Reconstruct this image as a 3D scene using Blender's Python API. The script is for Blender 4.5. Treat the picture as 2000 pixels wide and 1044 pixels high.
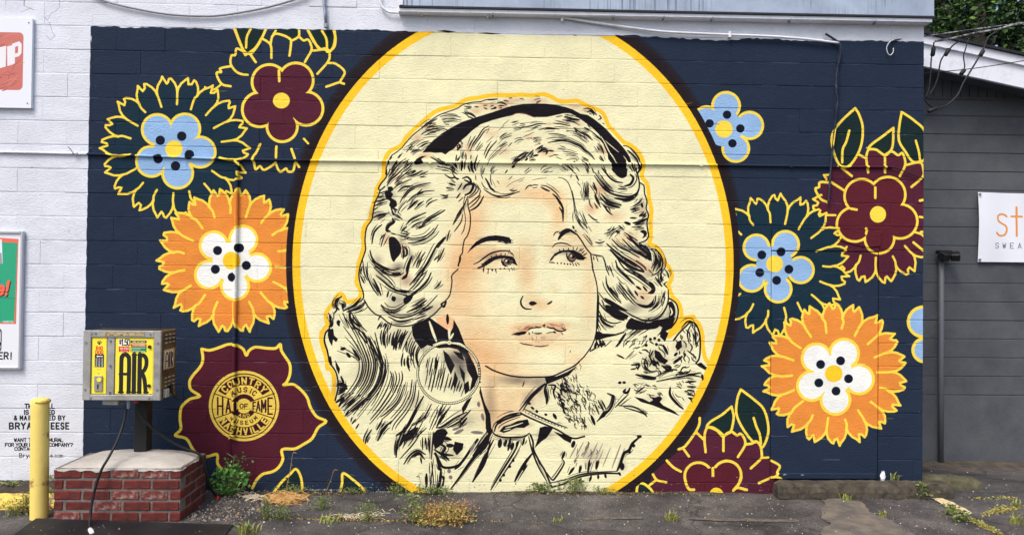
import bpy, math, random
import numpy as np
from mathutils import Vector, Matrix
R_ = math.radians
for o in list(bpy.data.objects): bpy.data.objects.remove(o)
sc = bpy.context.scene
COL = sc.collection
# ---------------------------------------------------------------- camera
CAM=np.array([0,-6.37332,1.86032]); YAW,PITCH,ROLL,FPX=0.02711073,0.01237146,0.01029964,1444.0
def _axes():
    fw=np.array([math.sin(YAW)*math.cos(PITCH),math.cos(YAW)*math.cos(PITCH),math.sin(PITCH)]); rt=np.array([math.cos(YAW),-math.sin(YAW),0]); up=np.cross(rt,fw)
    c,s=math.cos(ROLL),math.sin(ROLL); return rt*c+up*s, up*c-rt*s, fw
AX,AU,AF=_axes()
cam=bpy.data.cameras.new('camera'); camo=bpy.data.objects.new('camera',cam); COL.objects.link(camo); sc.camera=camo
cam.sensor_fit='HORIZONTAL'; cam.sensor_width=36; cam.lens=FPX/2000*36; cam.clip_start=.05; cam.clip_end=500
M=Matrix.Identity(4)
for i in range(3): M[i][0],M[i][1],M[i][2],M[i][3]=AX[i],AU[i],-AF[i],CAM[i]
camo.matrix_world=M
# ---------------------------------------------------------------- light: bright overcast, a veiled sun high behind the left shoulder
SUN_EL,SUN_AZ=R_(57),R_(-146)      # azimuth measured from +Y towards +X
w=bpy.data.worlds.new('World'); sc.world=w; w.use_nodes=True; nt=w.node_tree
sky=nt.nodes.new('ShaderNodeTexSky'); sky.sky_type='NISHITA'; sky.sun_disc=False; sky.sun_elevation=SUN_EL; sky.sun_rotation=SUN_AZ; sky.dust_density=4.0; sky.air_density=1.0; sky.ozone_density=1.0
bg=nt.nodes['Background']; bg.inputs['Strength'].default_value=.15
nt.links.new(sky.outputs['Color'],bg.inputs['Color'])
sl=bpy.data.lights.new('sun','SUN'); sl.energy=1.35; sl.angle=R_(20); sl.color=(1.0,.97,.93); so=bpy.data.objects.new('sun',sl); COL.objects.link(so)
d=Vector((math.sin(SUN_AZ)*math.cos(SUN_EL),math.cos(SUN_AZ)*math.cos(SUN_EL),math.sin(SUN_EL))); so.rotation_euler=d.to_track_quat('Z','Y').to_euler(); so.location=(-4,-8,10)
sc.view_settings.view_transform='Standard'; sc.view_settings.look='None'; sc.view_settings.gamma=1.0; sc.view_settings.exposure=0.66; sc.view_settings.use_curve_mapping=False
sc.cycles.max_bounces=6
# ---------------------------------------------------------------- paint raster (numpy, made in memory at run time)
FONT = {
'A':'0,6 2,0 4,6|0.8,4 3.2,4','B':'0,0 0,6 2.6,6 4,5.2 4,3.9 2.8,3 0,3|0,0 2.4,0 3.6,.7 3.6,2.2 2.8,3','C':'4,1.2 3,0 1.2,0 0,1.2 0,4.8 1.2,6 3,6 4,4.8',
'D':'0,0 0,6 2.2,6 4,4.6 4,1.4 2.2,0 0,0','E':'4,0 0,0 0,6 4,6|0,3 3.2,3','F':'4,0 0,0 0,6|0,3 3.2,3','G':'4,1.2 3,0 1.2,0 0,1.2 0,4.8 1.2,6 3,6 4,4.8 4,3.3 2.4,3.3',
'H':'0,0 0,6|4,0 4,6|0,3 4,3','I':'2,0 2,6','K':'0,0 0,6|4,0 0,3.4|1.4,2.4 4,6','L':'0,0 0,6 4,6','M':'0,6 0,0 2,4 4,0 4,6','N':'0,6 0,0 4,6 4,0',
'O':'1.2,0 2.8,0 4,1.2 4,4.8 2.8,6 1.2,6 0,4.8 0,1.2 1.2,0','P':'0,6 0,0 2.8,0 4,.9 4,2.4 2.8,3.3 0,3.3','R':'0,6 0,0 2.8,0 4,.9 4,2.3 2.8,3.1 0,3.1|2,3.1 4,6',
'S':'4,1 3,0 1.2,0 0,1 0,2.1 1,2.9 3,3.2 4,4 4,5 2.8,6 1.2,6 0,5','T':'0,0 4,0|2,0 2,6','U':'0,0 0,4.8 1.2,6 2.8,6 4,4.8 4,0','V':'0,0 2,6 4,0','W':'0,0 1,6 2,1.5 3,6 4,0','X':'0,0 4,6|4,0 0,6',
'Y':'0,0 2,3 4,0|2,3 2,6','&':'4,6 .8,1.6 1,.4 2,0 3,.5 2.8,1.7 .4,3.8 .2,5 1.2,6 2.6,5.8 4,3.6','!':'2,0 2,4|2,5.6 2,6','?':'0,1 1,0 3,0 4,1 4,2.2 2,3.4 2,4.2|2,5.6 2,6','.':'2,5.6 2,6','$':'4,1.2 3,.4 1,.4 0,1.4 1,2.8 3,3.2 4,4.4 3,5.6 1,5.6 0,4.8|2,-.6 2,6.6',
'0':'1.2,0 2.8,0 4,1.2 4,4.8 2.8,6 1.2,6 0,4.8 0,1.2 1.2,0','1':'.8,1.2 2.2,0 2.2,6','5':'4,0 .4,0 .2,2.6 2.6,2.3 4,3.4 4,4.8 2.8,6 1,6 0,5.2','4':'3,6 3,0 0,4.3 4,4.3','9':'4,3 2.8,3.6 1,3.4 0,2.4 0,1 1.2,0 2.8,0 4,1 4,4.4 2.6,6 .8,5.8',
'a':'.4,2.6 1.6,2 3,2.2 3.6,3 3.6,6|3.6,3.8 1.2,4 .2,5 1,6 2.6,5.8 3.6,4.8','e':'.2,4 3.8,4 3.4,2.6 2,2 .8,2.6 .2,4 .8,5.5 2,6 3.6,5.4','r':'.8,2 .8,6|.8,3.4 2,2.2 3.2,2.2','y':'.2,2 2,5.6|3.8,2 1.6,7.4 .4,7.6','n':'.4,2 .4,6|.4,3.2 1.6,2 3,2.2 3.6,3.2 3.6,6',
's':'3.6,2.6 2.4,2 1,2 .3,2.8 1,3.8 3,4.1 3.7,5 2.8,6 1.2,6 .2,5.3','c':'3.6,2.8 2.4,2 1.2,2.1 .3,3.2 .3,4.8 1.2,5.9 2.4,6 3.6,5.2','o':'1.2,2 2.8,2 3.8,3.2 3.8,4.8 2.8,6 1.2,6 .2,4.8 .2,3.2 1.2,2','m':'0,2 0,6|0,3.2 1,2 2,2.8 2,6|2,3 3,2 4,3 4,6','t':'1.6,.6 1.6,5 2.4,6 3.4,5.8|.4,2 3.2,2'}
def pp(s): return np.array([[float(a) for a in q.split(',')] for q in s.split()],float)
def crom(P,n=8,closed=False):
    P=np.asarray(P,float)
    if len(P)<3: return np.linspace(P[0],P[-1],max(2,n)) if len(P)==2 else P
    Q=np.vstack([P[-1],P,P[0],P[1]]) if closed else np.vstack([2*P[0]-P[1],P,2*P[-1]-P[-2]])
    out=[]; t=np.linspace(0,1,n,endpoint=False)[:,None]
    for i in range(1,len(Q)-2):
        a,b,c,d=Q[i-1],Q[i],Q[i+1],Q[i+2]
        out.append(.5*((2*b)+(-a+c)*t+(2*a-5*b+4*c-d)*t*t+(-a+3*b-3*c+d)*t**3))
    if not closed: out.append(P[-1:])
    return np.vstack(out)
class Canvas:
    def __init__(s,W,H,T=lambda p:p,k=1.0,bg=(255,255,255)):
        s.W,s.H,s.T,s.k=W,H,T,k; s.a=np.empty((H,W,3),np.float32); s.a[:]=np.array(bg)/255.
        s.ox=s.oy=0.; s.sc=1.; s.rng=np.random.RandomState(3)
    def sec(s,ox,oy,sc): s.ox,s.oy,s.sc=ox,oy,sc
    def tr(s,P): return s.T(np.asarray(P,float)/s.sc+np.array([s.ox,s.oy]))
    def comp(s,x0,y0,m,c,al):
        h,w=m.shape; X0,Y0=max(x0,0),max(y0,0); X1,Y1=min(x0+w,s.W),min(y0+h,s.H)
        if X1<=X0 or Y1<=Y0: return
        m=(m[Y0-y0:Y1-y0,X0-x0:X1-x0]*al)[...,None]
        v=s.a[Y0:Y1,X0:X1]; v+=(np.array(c,np.float32)/255.-v)*m
    def polymask(s,P,pad=2):
        x0,y0=np.floor(P.min(0)).astype(int)-pad; x1,y1=np.ceil(P.max(0)).astype(int)+pad
        w,h=x1-x0+1,y1-y0+1; SS=2
        acc=np.zeros((h*SS,w*SS+1),np.int8); Q=(P-[x0,y0])*SS
        for a,b in zip(Q,np.roll(Q,-1,0)):
            if a[1]==b[1]: continue
            if a[1]>b[1]: a,b=b,a
            r=np.arange(max(0,int(np.ceil(a[1]-.5))),min(h*SS,int(np.ceil(b[1]-.5))))
            if len(r)==0: continue
            xx=a[0]+(r+.5-a[1])*(b[0]-a[0])/(b[1]-a[1])
            np.bitwise_xor.at(acc,(r,np.clip(np.ceil(xx-.5).astype(int),0,w*SS)),1)
        m=(np.cumsum(acc,1)&1)[:,:w*SS].astype(np.float32)
        return x0,y0,m.reshape(h,SS,w,SS).mean((1,3))
    def fill(s,P,c,al=1,smooth=False,n=6):
        P=pp(P) if isinstance(P,str) else np.asarray(P,float)
        if smooth: P=crom(P,n,True)
        P=s.tr(P); x0,y0,m=s.polymask(P); s.comp(x0,y0,m,c,al)
    def stroke(s,P,w,c,taper=0.,smooth=True,al=1,n=7,raw=False):
        P=pp(P) if isinstance(P,str) else np.asarray(P,float)
        if smooth: P=crom(P,n)
        L=len(P); P=P if raw else s.tr(P); r0=w*.5*s.k if raw else w*.5/s.sc*s.k
        t=np.linspace(0,1,L); R=np.full(L,r0)
        if taper: R=r0*(1-taper+taper*np.sin(np.pi*np.clip(t*.9+.05,0,1))**.6)
        R=np.maximum(R,.35); mr=R.max()+2
        x0,y0=np.floor(P.min(0)-mr).astype(int); x1,y1=np.ceil(P.max(0)+mr).astype(int)
        m=np.zeros((y1-y0+1,x1-x0+1),np.float32)
        for a,b,ra,rb in zip(P[:-1],P[1:],R[:-1],R[1:]):
            rr=max(ra,rb)+1.5
            u0=max(int(min(a[0],b[0])-rr)-x0,0); u1=int(max(a[0],b[0])+rr)+2-x0
            v0=max(int(min(a[1],b[1])-rr)-y0,0); v1=int(max(a[1],b[1])+rr)+2-y0
            sub=m[v0:v1,u0:u1]
            if sub.size==0: continue
            gx=np.arange(u0,u0+sub.shape[1])+x0; gy=(np.arange(v0,v0+sub.shape[0])+y0)[:,None]
            d=b-a; q=np.clip(((gx-a[0])*d[0]+(gy-a[1])*d[1])/max(d@d,1e-9),0,1)
            D=np.hypot(gx-a[0]-q*d[0],gy-a[1]-q*d[1])
            np.maximum(sub,np.clip(ra+(rb-ra)*q-D+.5,0,1),out=sub)
        s.comp(x0,y0,m,c,al)
    def disc(s,x,y,r,c,ry=None,al=1):
        t=np.linspace(0,2*np.pi,40,endpoint=False); s.fill(np.stack([x+r*np.cos(t),y+(ry or r)*np.sin(t)],1),c,al)
    def soft(s,x,y,rx,ry,c,al):
        p=s.tr([[x,y]])[0]; rx,ry=rx/s.sc*s.k,ry/s.sc*s.k
        x0,y0=int(p[0]-rx*1.5),int(p[1]-ry*1.5); gx=np.arange(x0,int(p[0]+rx*1.5)+1); gy=np.arange(y0,int(p[1]+ry*1.5)+1)[:,None]
        d=((gx-p[0])/rx)**2+((gy-p[1])/ry)**2
        s.comp(x0,y0,(np.exp(-d*1.6)*np.clip(2.2-d,0,1)).astype(np.float32),c,al)
    def bundle(s,A,B,n,w,c,taper=.8,jit=.05):
        A,B=crom(pp(A),8),crom(pp(B),8); m=max(len(A),len(B))
        f=lambda Q:np.stack([np.interp(np.linspace(0,1,m),np.linspace(0,1,len(Q)),Q[:,j]) for j in (0,1)],1)
        A,B=f(A),f(B); r=s.rng
        for i in range(n):
            t=(i+r.uniform(-.3,.3))/max(n-1,1); P=A*(1-t)+B*t
            a=int(r.uniform(0,.35)*m); b=m-int(r.uniform(0,.35)*m)
            P=P[a:max(b,a+4)]; s.stroke(P,w*r.uniform(.55,1.25),c,taper,smooth=False)
    def hatch(s,poly,n,ang,ln,w,c):
        P=pp(poly); lo,hi=P.min(0),P.max(0); r=s.rng; k=0
        for _ in range(n*6):
            if k>=n: break
            q=r.uniform(lo,hi); ins=False
            for a,b in zip(P,np.roll(P,-1,0)):
                if (a[1]>q[1])!=(b[1]>q[1]) and q[0]<(b[0]-a[0])*(q[1]-a[1])/(b[1]-a[1])+a[0]: ins=not ins
            if not ins: continue
            k+=1; a=np.radians(ang+r.uniform(-28,28)); l=ln*r.uniform(.4,1.2); d=np.array([np.cos(a),np.sin(a)])*l*.5; nrm=np.array([-d[1],d[0]])*r.uniform(-.5,.5)
            s.stroke([q-d,q+nrm,q+d],w*r.uniform(.6,1.3),c,.7,n=4)
    def text(s,t,x,y,h,c,w=.2,adv=None,anchor='l',wid=.62,arc=None,slant=0):
        # h cap height; wid glyph width/h ; arc=(cx,cy,r,dir)
        gw=h*wid; adv=adv or gw+h*(.14+w); narrow=lambda ch: .55 if ch in 'I.!1' else (.5 if ch==' ' else 1)
        W=[adv*narrow(ch) for ch in t]; tot=sum(W)-(adv-gw)
        cx=x-(tot/2 if anchor=='c' else tot if anchor=='r' else 0)
        for ch,a in zip(t,W):
            g=FONT.get(ch) or FONT.get(ch.upper())
            if g and ch!=' ':
                gx=cx-(gw*.225 if narrow(ch)<1 else 0)
                for st in g.split('|'):
                    Q=pp(st); q=np.stack([gx+Q[:,0]/4*gw+slant*(6-Q[:,1])/6*h,y+Q[:,1]/6*h],1)
                    if arc:
                        ax,ay,R,d=arc; th=(q[:,0]-x)/R; rr=R+d*(y+h/2-q[:,1])
                        q=np.stack([ax+np.sin(th)*rr,ay-d*np.cos(th)*rr],1)
                        if d<0: q=np.stack([ax+np.sin(th)*rr,ay+np.cos(th)*rr],1)
                    s.stroke(q,w*h,c,smooth=False)
            cx+=a
# ---------------------------------------------------------------- the mural, traced in photo pixels on the wall plane
NAVY=(36,47,65);TEAL=(24,46,60);MAR=(82,33,49);YEL=(250,216,74);ORA=(228,140,60);BLU=(146,182,220);CREAM=(237,231,186);RING=(252,199,42);BRK=(36,28,31);INK=(24,20,24);GRN=(24,42,42);DOT=(19,24,40);WHT=(217,220,227);LOB=(240,240,232);PEA=(226,152,92);TAN=(196,128,92)
def petal_ring(c,cx,cy,rx,ry,n,rot,fillc,rng,a0=None,a1=None,lw=4.3,inner=.62,skip=()):
    """notched petals: fill, outline and the short lines running inwards from each valley; angles clockwise from up"""
    out=[]; val=[]; st=2*np.pi/n
    segs=[]
    for i in range(n):
        t0=rot+i*st; j=lambda s:rng.uniform(-s,s); k=rng.choice([-1,1])
        pr=[(-.5,.795),(-.47,.86),(-.38,.925),(-.24,.985+j(.015)),(-.15,1.0+j(.015)),(-.10,.945+j(.01)),(0+j(.04),.925),(.10,1.02+j(.015)),(.16,.99),(.34,.925),(.46,.855),(.5,.795)]
        if k<0: pr=[(-a,r) for a,r in pr[::-1]]
        pts=[(cx+np.sin(t0+a*st)*r*rx,cy-np.cos(t0+a*st)*r*ry) for a,r in pr]
        out+=pts[:-1]; segs.append((t0,pts)); val.append(t0+st/2)
    if fillc is not None: c.fill(out,fillc)
    def ok(t):
        if a0 is None: return True
        d=np.degrees(t)%360; return (a0<=d<=a1) if a0<=a1 else (d>=a0 or d<=a1)
    for i,(t,pts) in enumerate(segs):
        if ok(t) and i not in skip: c.stroke(pts,lw,YEL,smooth=False)
    for i,t in enumerate(val):
        if ok(t) and i not in skip:
            r1=inner+rng.uniform(-.03,.05); b=rng.uniform(-.03,.03)
            P=[(cx+np.sin(t+a)*r*rx,cy-np.cos(t+a)*r*ry) for a,r in ((0,.80),(b,.74),(b*.5,r1))]
            c.stroke(P,lw,YEL,n=4)
def lobes(c,L,r,fillc,lw,linec=YEL,core=None):
    for (x,y,*q) in L: c.disc(x,y,(q[0] if q else r)+lw,linec)
    if core: c.disc(core[0],core[1],core[2],fillc)
    for (x,y,*q) in L: c.disc(x,y,(q[0] if q else r),fillc)
def leaf(c,pts,fillc=GRN,closed=True,lw=5,n=6):
    P=crom(pp(pts),n)
    c.fill(P,fillc); c.stroke(P,lw*c.sc,YEL,smooth=False)
def strokes(c,txt,color=INK,tap=.75,comp=0):
    for ln in txt.replace('\n',';').split(';'):
        ln=ln.strip()
        if not ln: continue
        w,p=ln.split(':'); f=w.endswith('c'); w=float(w.rstrip('c'))
        c.stroke(p,w*(1 if f else 1.16),color,0 if f else tap)
        for rep in ((1.2,2.2),(.8,1.3),(.8,1.2),(.7,1.1),(.7,1.1)) if comp and not f else ():
            if c.rng.uniform()>comp: continue
            Q=crom(pp(p),6); L=np.hypot(*(Q[-1]-Q[0]))/c.sc
            if L>12:
                T=np.gradient(Q,axis=0); N=np.stack([-T[:,1],T[:,0]],1); N/=np.maximum(np.hypot(N[:,0],N[:,1])[:,None],1e-6); d=c.rng.choice([-1,1])*c.rng.uniform(2.0,7.5)*c.sc
                a=int(c.rng.uniform(.05,.4)*len(Q)); b=len(Q)-int(c.rng.uniform(.05,.35)*len(Q)); Q=(Q+N*d*np.linspace(1.25,.6,len(Q))[:,None])[a:b]
                if len(Q)>3: c.stroke(Q,c.rng.uniform(*rep)*c.sc,color,.85,smooth=False)
def fills(c,txt,color=INK,smooth=True):
    for ln in txt.replace('\n',';').split(';'):
        if ln.strip(): c.fill(ln,color,1,smooth,4)
def softs(c,txt,color,al):
    g=1.45 if color==PEA else 1.0; al*=.54 if color==PEA else (.7 if color==TAN else .6)
    for q in txt.split():
        v=[float(z) for z in q.split(',')]; c.soft(v[0],v[1],v[2]*g,v[3]*g,color,al*(float(q.split(',')[4]) if q.count(',')==4 else 1))
def ell(cx,cy,a,b,n=160):
    t=np.linspace(0,2*np.pi,n,endpoint=False); return np.stack([cx+a*np.cos(t),cy+b*np.sin(t)],1)

def flowers(c):
    rg=np.random.RandomState(11)
    # navy field with a brushed, ragged edge
    top=[(178,52),(231,52),(240,54),(300,54),(410,56),(417,58),(470,56),(540,57),(640,58),(700,58),(745,59),(770,61),(850,62),(930,65),(1000,68),(1190,70),(1230,69),(1290,73),(1370,77),(1412,80),(1450,76),(1500,75),(1560,80),(1640,79),(1720,80),(1800,82),(1806,83)]
    P=[]
    for (x0,y0),(x1,y1) in zip(top[:-1],top[1:]):
        for t in np.linspace(0,1,max(2,int((x1-x0)/7)),endpoint=False): P.append((x0+(x1-x0)*t,y0+(y1-y0)*t+rg.uniform(-1.6,1.3)))
    P+=[(1812,83),(1812,975)]
    P+=[(160+rg.uniform(-.6,.6)+ (975-y)*0.0185, y) for y in np.linspace(975,54,120)]
    c.fill(P,NAVY); c.clip=np.array(P[:-122]+[(1830,83),(1830,-60),(150,-60),(150,50)])
    for k in range(6): c.fill(ell(1002,515,443+11-k*1.8,517+13-k*2.1),BRK,.3)
    # F2 maroon flower, leaves above it
    leaf(c,'458,57 466,78 474,96 482,104 492,103 505,86 513,70 519,57'); leaf(c,'600,57 612,78 622,94 636,97 640,101 652,92 655,75 651,57')
    c.fill('532,57 584,57 580,72 568,80 555,70 535,66',GRN)
    S=c.sec; S(400,50,3.48)
    strokes(c,'''18c:205,25 240,120 275,200;16c:310,25 285,80 280,150;16c:408,35 385,85 340,155 275,200;16c:275,195 250,170 215,158 205,200 180,205 175,260 210,310 250,330 290,335
17c:305,190 345,248;16c:385,85 445,130 452,220;16c:480,35 455,80 445,130;16c:455,75 480,55 530,65 570,85 585,110 575,205;16c:585,105 635,75 640,35;16c:640,75 670,100 700,95 720,130 722,170 680,248
16c:725,170 780,165 820,155 845,180 840,240 765,328;16c:700,35 740,110 785,160;16c:795,35 825,90 830,160;18c:880,30 885,90 870,150 845,178;16c:840,255 890,260 950,315 920,380 945,395;16c:920,382 825,415
16c:180,275 105,290 110,315 80,320 90,360 120,400 175,412;14c:110,400 70,430 35,435 0,418
16c:375,805 350,860 325,895 335,935 345,975 375,955 400,980 450,955 480,930;17c:485,820 483,895;16c:480,930 500,980 520,990 550,970 565,990 600,985 615,930 640,960;17c:588,838 610,900;14c:672,768 702,800''',YEL)
    S(0,0,1)
    lobes(c,[(526,160,31),(578,157,31),(507,214,31),(598,212,30),(551,247,27)],31,MAR,5.5,core=(551,201,36))
    c.stroke('544.5,138 545,158',5.2,YEL)
    c.disc(549.5,196.5,16.5,YEL,15.5)
    # F1 teal flower
    petal_ring(c,342,289,143,137,18,np.radians(-8),TEAL,rg)
    lobes(c,[(307,253),(361,252),(391,297),(347,338),(296,315)],27,BLU,5.2,core=(341,291,40))
    for x,y in ((313,274),(355,266),(370,302),(343,324),(309,310)): c.disc(x,y,9.2,DOT)
    c.disc(340,291,17,YEL)
    # F3 orange flower, its right side cut off by the dark ring
    petal_ring(c,452,508,143,139,18,np.radians(8),ORA,rg,lw=4.6)
    lobes(c,[(417.5,479),(475,468),(502,522),(459,558),(408,536)],24,LOB,5.5,YEL,core=(453,511,38))
    for x,y in ((425,489),(468,484),(481,518),(453.5,541),(420.5,525.5)): c.disc(x,y,8.8,DOT)
    c.disc(452.5,508.5,17.5,(252,204,44))
    # F4 badge flower
    S(330,650,3.2625)
    B='207,100 260,108 320,90 370,72 410,70 450,85 475,105 492,140 510,110 550,88 620,95 680,95 708,70 715,110 740,150 770,200 770,260 750,310 730,330 790,325 840,360 880,410 900,470 940,530 1000,560 950,600 910,670 850,710 800,735 720,740 725,800 700,850 660,880 600,895 560,930 530,985'
    C='350,880 310,830 305,770 240,785 180,765 150,735 110,670 40,650 75,610 70,540 80,470 130,420 195,400 140,360 130,310 150,270 200,210 215,160 207,100'
    P=np.vstack([crom(pp(B),4),[[480,1000],[420,1000]],crom(pp(C),4)]); c.fill(P,(82,30,44)); c.stroke(B,18,YEL,n=4); c.stroke(C,18,YEL,n=4)
    S(0,0,1); ex,ey=476.5,792; EM=(236,204,84); MD=(62,22,34)
    c.disc(ex,ey,69,EM); c.disc(ex,ey,63.5,MD); c.disc(ex,ey,61.5,EM)
    def sect(r0,r1,a0,a1,col,up=1):
        t=np.radians(np.linspace(a0,a1,30)); P=[(ex+np.sin(q)*r1,ey-up*np.cos(q)*r1) for q in t]+[(ex+np.sin(q)*r0,ey-up*np.cos(q)*r0) for q in t[::-1]]; c.fill(P,col)
    sect(41.5,58,-60,60,MD); sect(41.5,58,-60,60,MD,-1); sect(14.5,23,-60,60,MD); sect(14.5,24,-58,58,MD,-1)
    for sx in (-1,1):
        for sy in (-1,1): c.stroke([(ex+sx*12,ey+sy*8.5),(ex+sx*59,ey+sy*24.5)],1.7,MD,smooth=False)
    c.disc(ex,ey,14.5,EM)
    c.text('COUNTRY',0,-5.5,11.5,EM,.26,anchor='c',wid=.66,adv=14.2,arc=(ex,ey,49.8,1)); c.text('NASHVILLE',0,-5.5,11.5,EM,.26,anchor='c',wid=.6,adv=12.6,arc=(ex,ey,49.8,-1))
    c.text('MUSIC',0,-4,8.6,MD,.24,anchor='c',wid=.66,adv=12.2,arc=(ex,ey,32.2,1)); c.text('MUSEUM',0,-4,6.6,MD,.24,anchor='c',wid=.7,adv=10,arc=(ex,ey,32.6,-1)); c.text('AND',0,-3,5.6,EM,.24,anchor='c',wid=.75,adv=8,arc=(ex,ey,19.4,-1))
    c.text('OF',ex-.5,ey-4,7.8,MD,.24,anchor='c',wid=.75)
    for i,(ch,x,h,w) in enumerate((('H',-51.5,33,12),('A',-35,25,10),('L',-24,19,6.5),('L',-16.5,15,5),('F',17.5,15,6),('A',24.5,19,8),('M',34.5,23,9.5),('E',47,31,10))):
        for st in FONT[ch].split('|'):
            Q=pp(st); c.stroke(np.stack([ex+x+Q[:,0]/4*w*.8,ey+(Q[:,1]/6-.5)*h],1),3.1 if h>20 else 2.6,MD,smooth=False)
    # small leaves at the foot of the wall
    leaf(c,'533,962 550,940 565,926 578,915 588,933 591,962'); leaf(c,'664,962 668,942 670,923 690,936 706,950 714,962')
    # right hand side
    S(0,0,1)
    # F5 small blue
    lobes(c,[(1418,207,24),(1464,245,23.5),(1437,290,23),(1380,235,24)],24,BLU,5.2,core=(1414,250,36))
    for x,y in ((1420,224),(1446,251),(1430.5,280),(1386,241)): c.disc(x,y,8.2,DOT)
    c.disc(1414,252,17,YEL)
    # F6 maroon with leaves
    petal_ring(c,1712,421,126,130,16,np.radians(12),MAR,rg,lw=4.5)
    c.fill('1600,290 1806,290 1806,330 1690,318 1640,330',NAVY) ; 
    S(1580,200,2.8216)
    c.fill('60,440 100,430 130,350 200,370 270,285 320,305 330,250 400,290 430,285 520,290 530,350 625,330 640,600 500,600 200,560 100,560 60,480',MAR)
    leaf(c,'250,35 180,100 135,160 125,220 145,300 180,355 225,345 270,280 292,210 295,130 275,65 255,32',n=4); leaf(c,'465,140 400,190 345,230 330,255 370,260 415,290 440,275 460,240 465,140',n=4)
    leaf(c,'510,55 497,130 495,210 530,270 570,325 610,325 640,300 640,165 580,100 510,52',n=4)
    strokes(c,'''14c:222,155 205,215 185,260 183,330;13c:588,210 605,270 612,325;14c:330,250 315,300 325,385;14c:418,300 418,385;14c:270,285 310,305;14c:415,290 455,270 490,290 515,280 530,340 500,405;14c:530,345 610,330 630,370 625,410 565,465;14c:180,360 235,405;14c:110,440 60,440 55,465 35,475 50,510 70,535 100,548;14c:125,440 195,485;14c:610,540 635,535
14c:575,770 630,815;13c:615,712 640,712''',YEL)
    S(0,0,1)
    lobes(c,[(1683,383,31),(1734,380,32),(1668,438,31),(1758,432,31),(1717,465,27)],31,(90,32,42),5,core=(1713,420,38))
    c.stroke('1709.5,366 1709.5,386',5,YEL); c.stroke('1662,407 1673,409',5,YEL); c.stroke('1692,446 1690,456',5,YEL)
    c.disc(1715,418.5,15.8,YEL,16.2)
    # F7 teal
    petal_ring(c,1517,517,139,136,18,np.radians(1),TEAL,rg,a0=0,a1=360)
    lobes(c,[(1477.5,483,22),(1534,477,23),(1564,527,22.5),(1520,564,23),(1468,543,23)],23,BLU,5.2,core=(1513,516,36))
    for x,y in ((1488,497.5),(1525.5,491.5),(1541,525.5),(1517,547),(1484,532)): c.disc(x,y,8.6,DOT)
    c.disc(1513,515,16.5,YEL)
    # F8 orange
    petal_ring(c,1630,729,139,137,18,np.radians(-2),ORA,rg,lw=4.7)
    lobes(c,[(1595,699),(1649,690),(1678,740),(1632,780),(1586,753)],25.5,LOB,5.6,core=(1628,731,38))
    for x,y in ((1603,711),(1642,704),(1657.5,739),(1633,763),(1599.5,747)): c.disc(x,y,8.6,DOT)
    c.disc(1628.5,729,17.3,(252,204,44),16.5)
    lobes(c,[(1803,628,26),(1806,683,20)],26,BLU,6)
    # F9 maroon at the foot
    S(1220,750,4.747)
    c.fill('250,830 400,700 520,600 650,470 760,400 900,470 1000,430 1080,450 1120,550 1240,530 1280,640 1430,740 1400,860 1480,900 1480,1100 200,1100 240,940',MAR)
    leaf(c,'1075,50 1045,130 1035,270 1090,400 1185,525 1230,530 1275,580 1320,490 1330,380 1290,230 1200,140 1075,45',n=4); leaf(c,'990,205 900,280 800,340 760,390 800,400 860,430 910,480 950,450 985,430 1010,300 990,205',n=4)
    leaf(c,'100,1100 120,930 165,915 215,945 260,1000 265,1100',n=4)
    strokes(c,'''24c:695,310 690,370 650,450 560,570 500,600;23c:545,595 595,665;24c:665,445 735,510;24c:770,385 745,440 740,520 750,625;24c:915,480 915,615;24c:760,400 810,395 870,430 925,470 985,435 1040,470 1070,455 1105,490 1115,560 1050,670;24c:1120,555 1180,545 1215,525 1255,560 1270,640 1260,690 1170,775;22c:1270,680 1330,675;23c:1360,705 1435,750 1420,800 1390,845 1245,912;23c:1380,850 1430,860 1475,900
24c:1195,310 1220,390 1250,460 1262,545;24c:390,705 450,765 520,805;23c:260,830 300,885 385,905;22c:290,885 225,935''',YEL)
    S(0,0,1)
    lobes(c,[(1364,929,24),(1420,927,25)],25,(88,30,42),5.4,core=(1392,953,40)); c.stroke('1392,913 1392.5,933',5.4,YEL); c.fill('1336,975 1450,975 1444,940 1392,930 1340,940',(88,30,42))
    strokes(c,'5.4c:1337,930 1340,944 1346,954 1355,955;5.4c:1448,930 1444,942 1432,956 1440,951 1458,955',YEL)
    c.disc(1399,967,14.5,(252,208,50),16)
    # oval
    c.fill(ell(1002,515,443.5,517),BRK); c.fill(ell(1002,515,431,502),RING); c.fill(ell(1002,515,415.5,486),CREAM)

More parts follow.
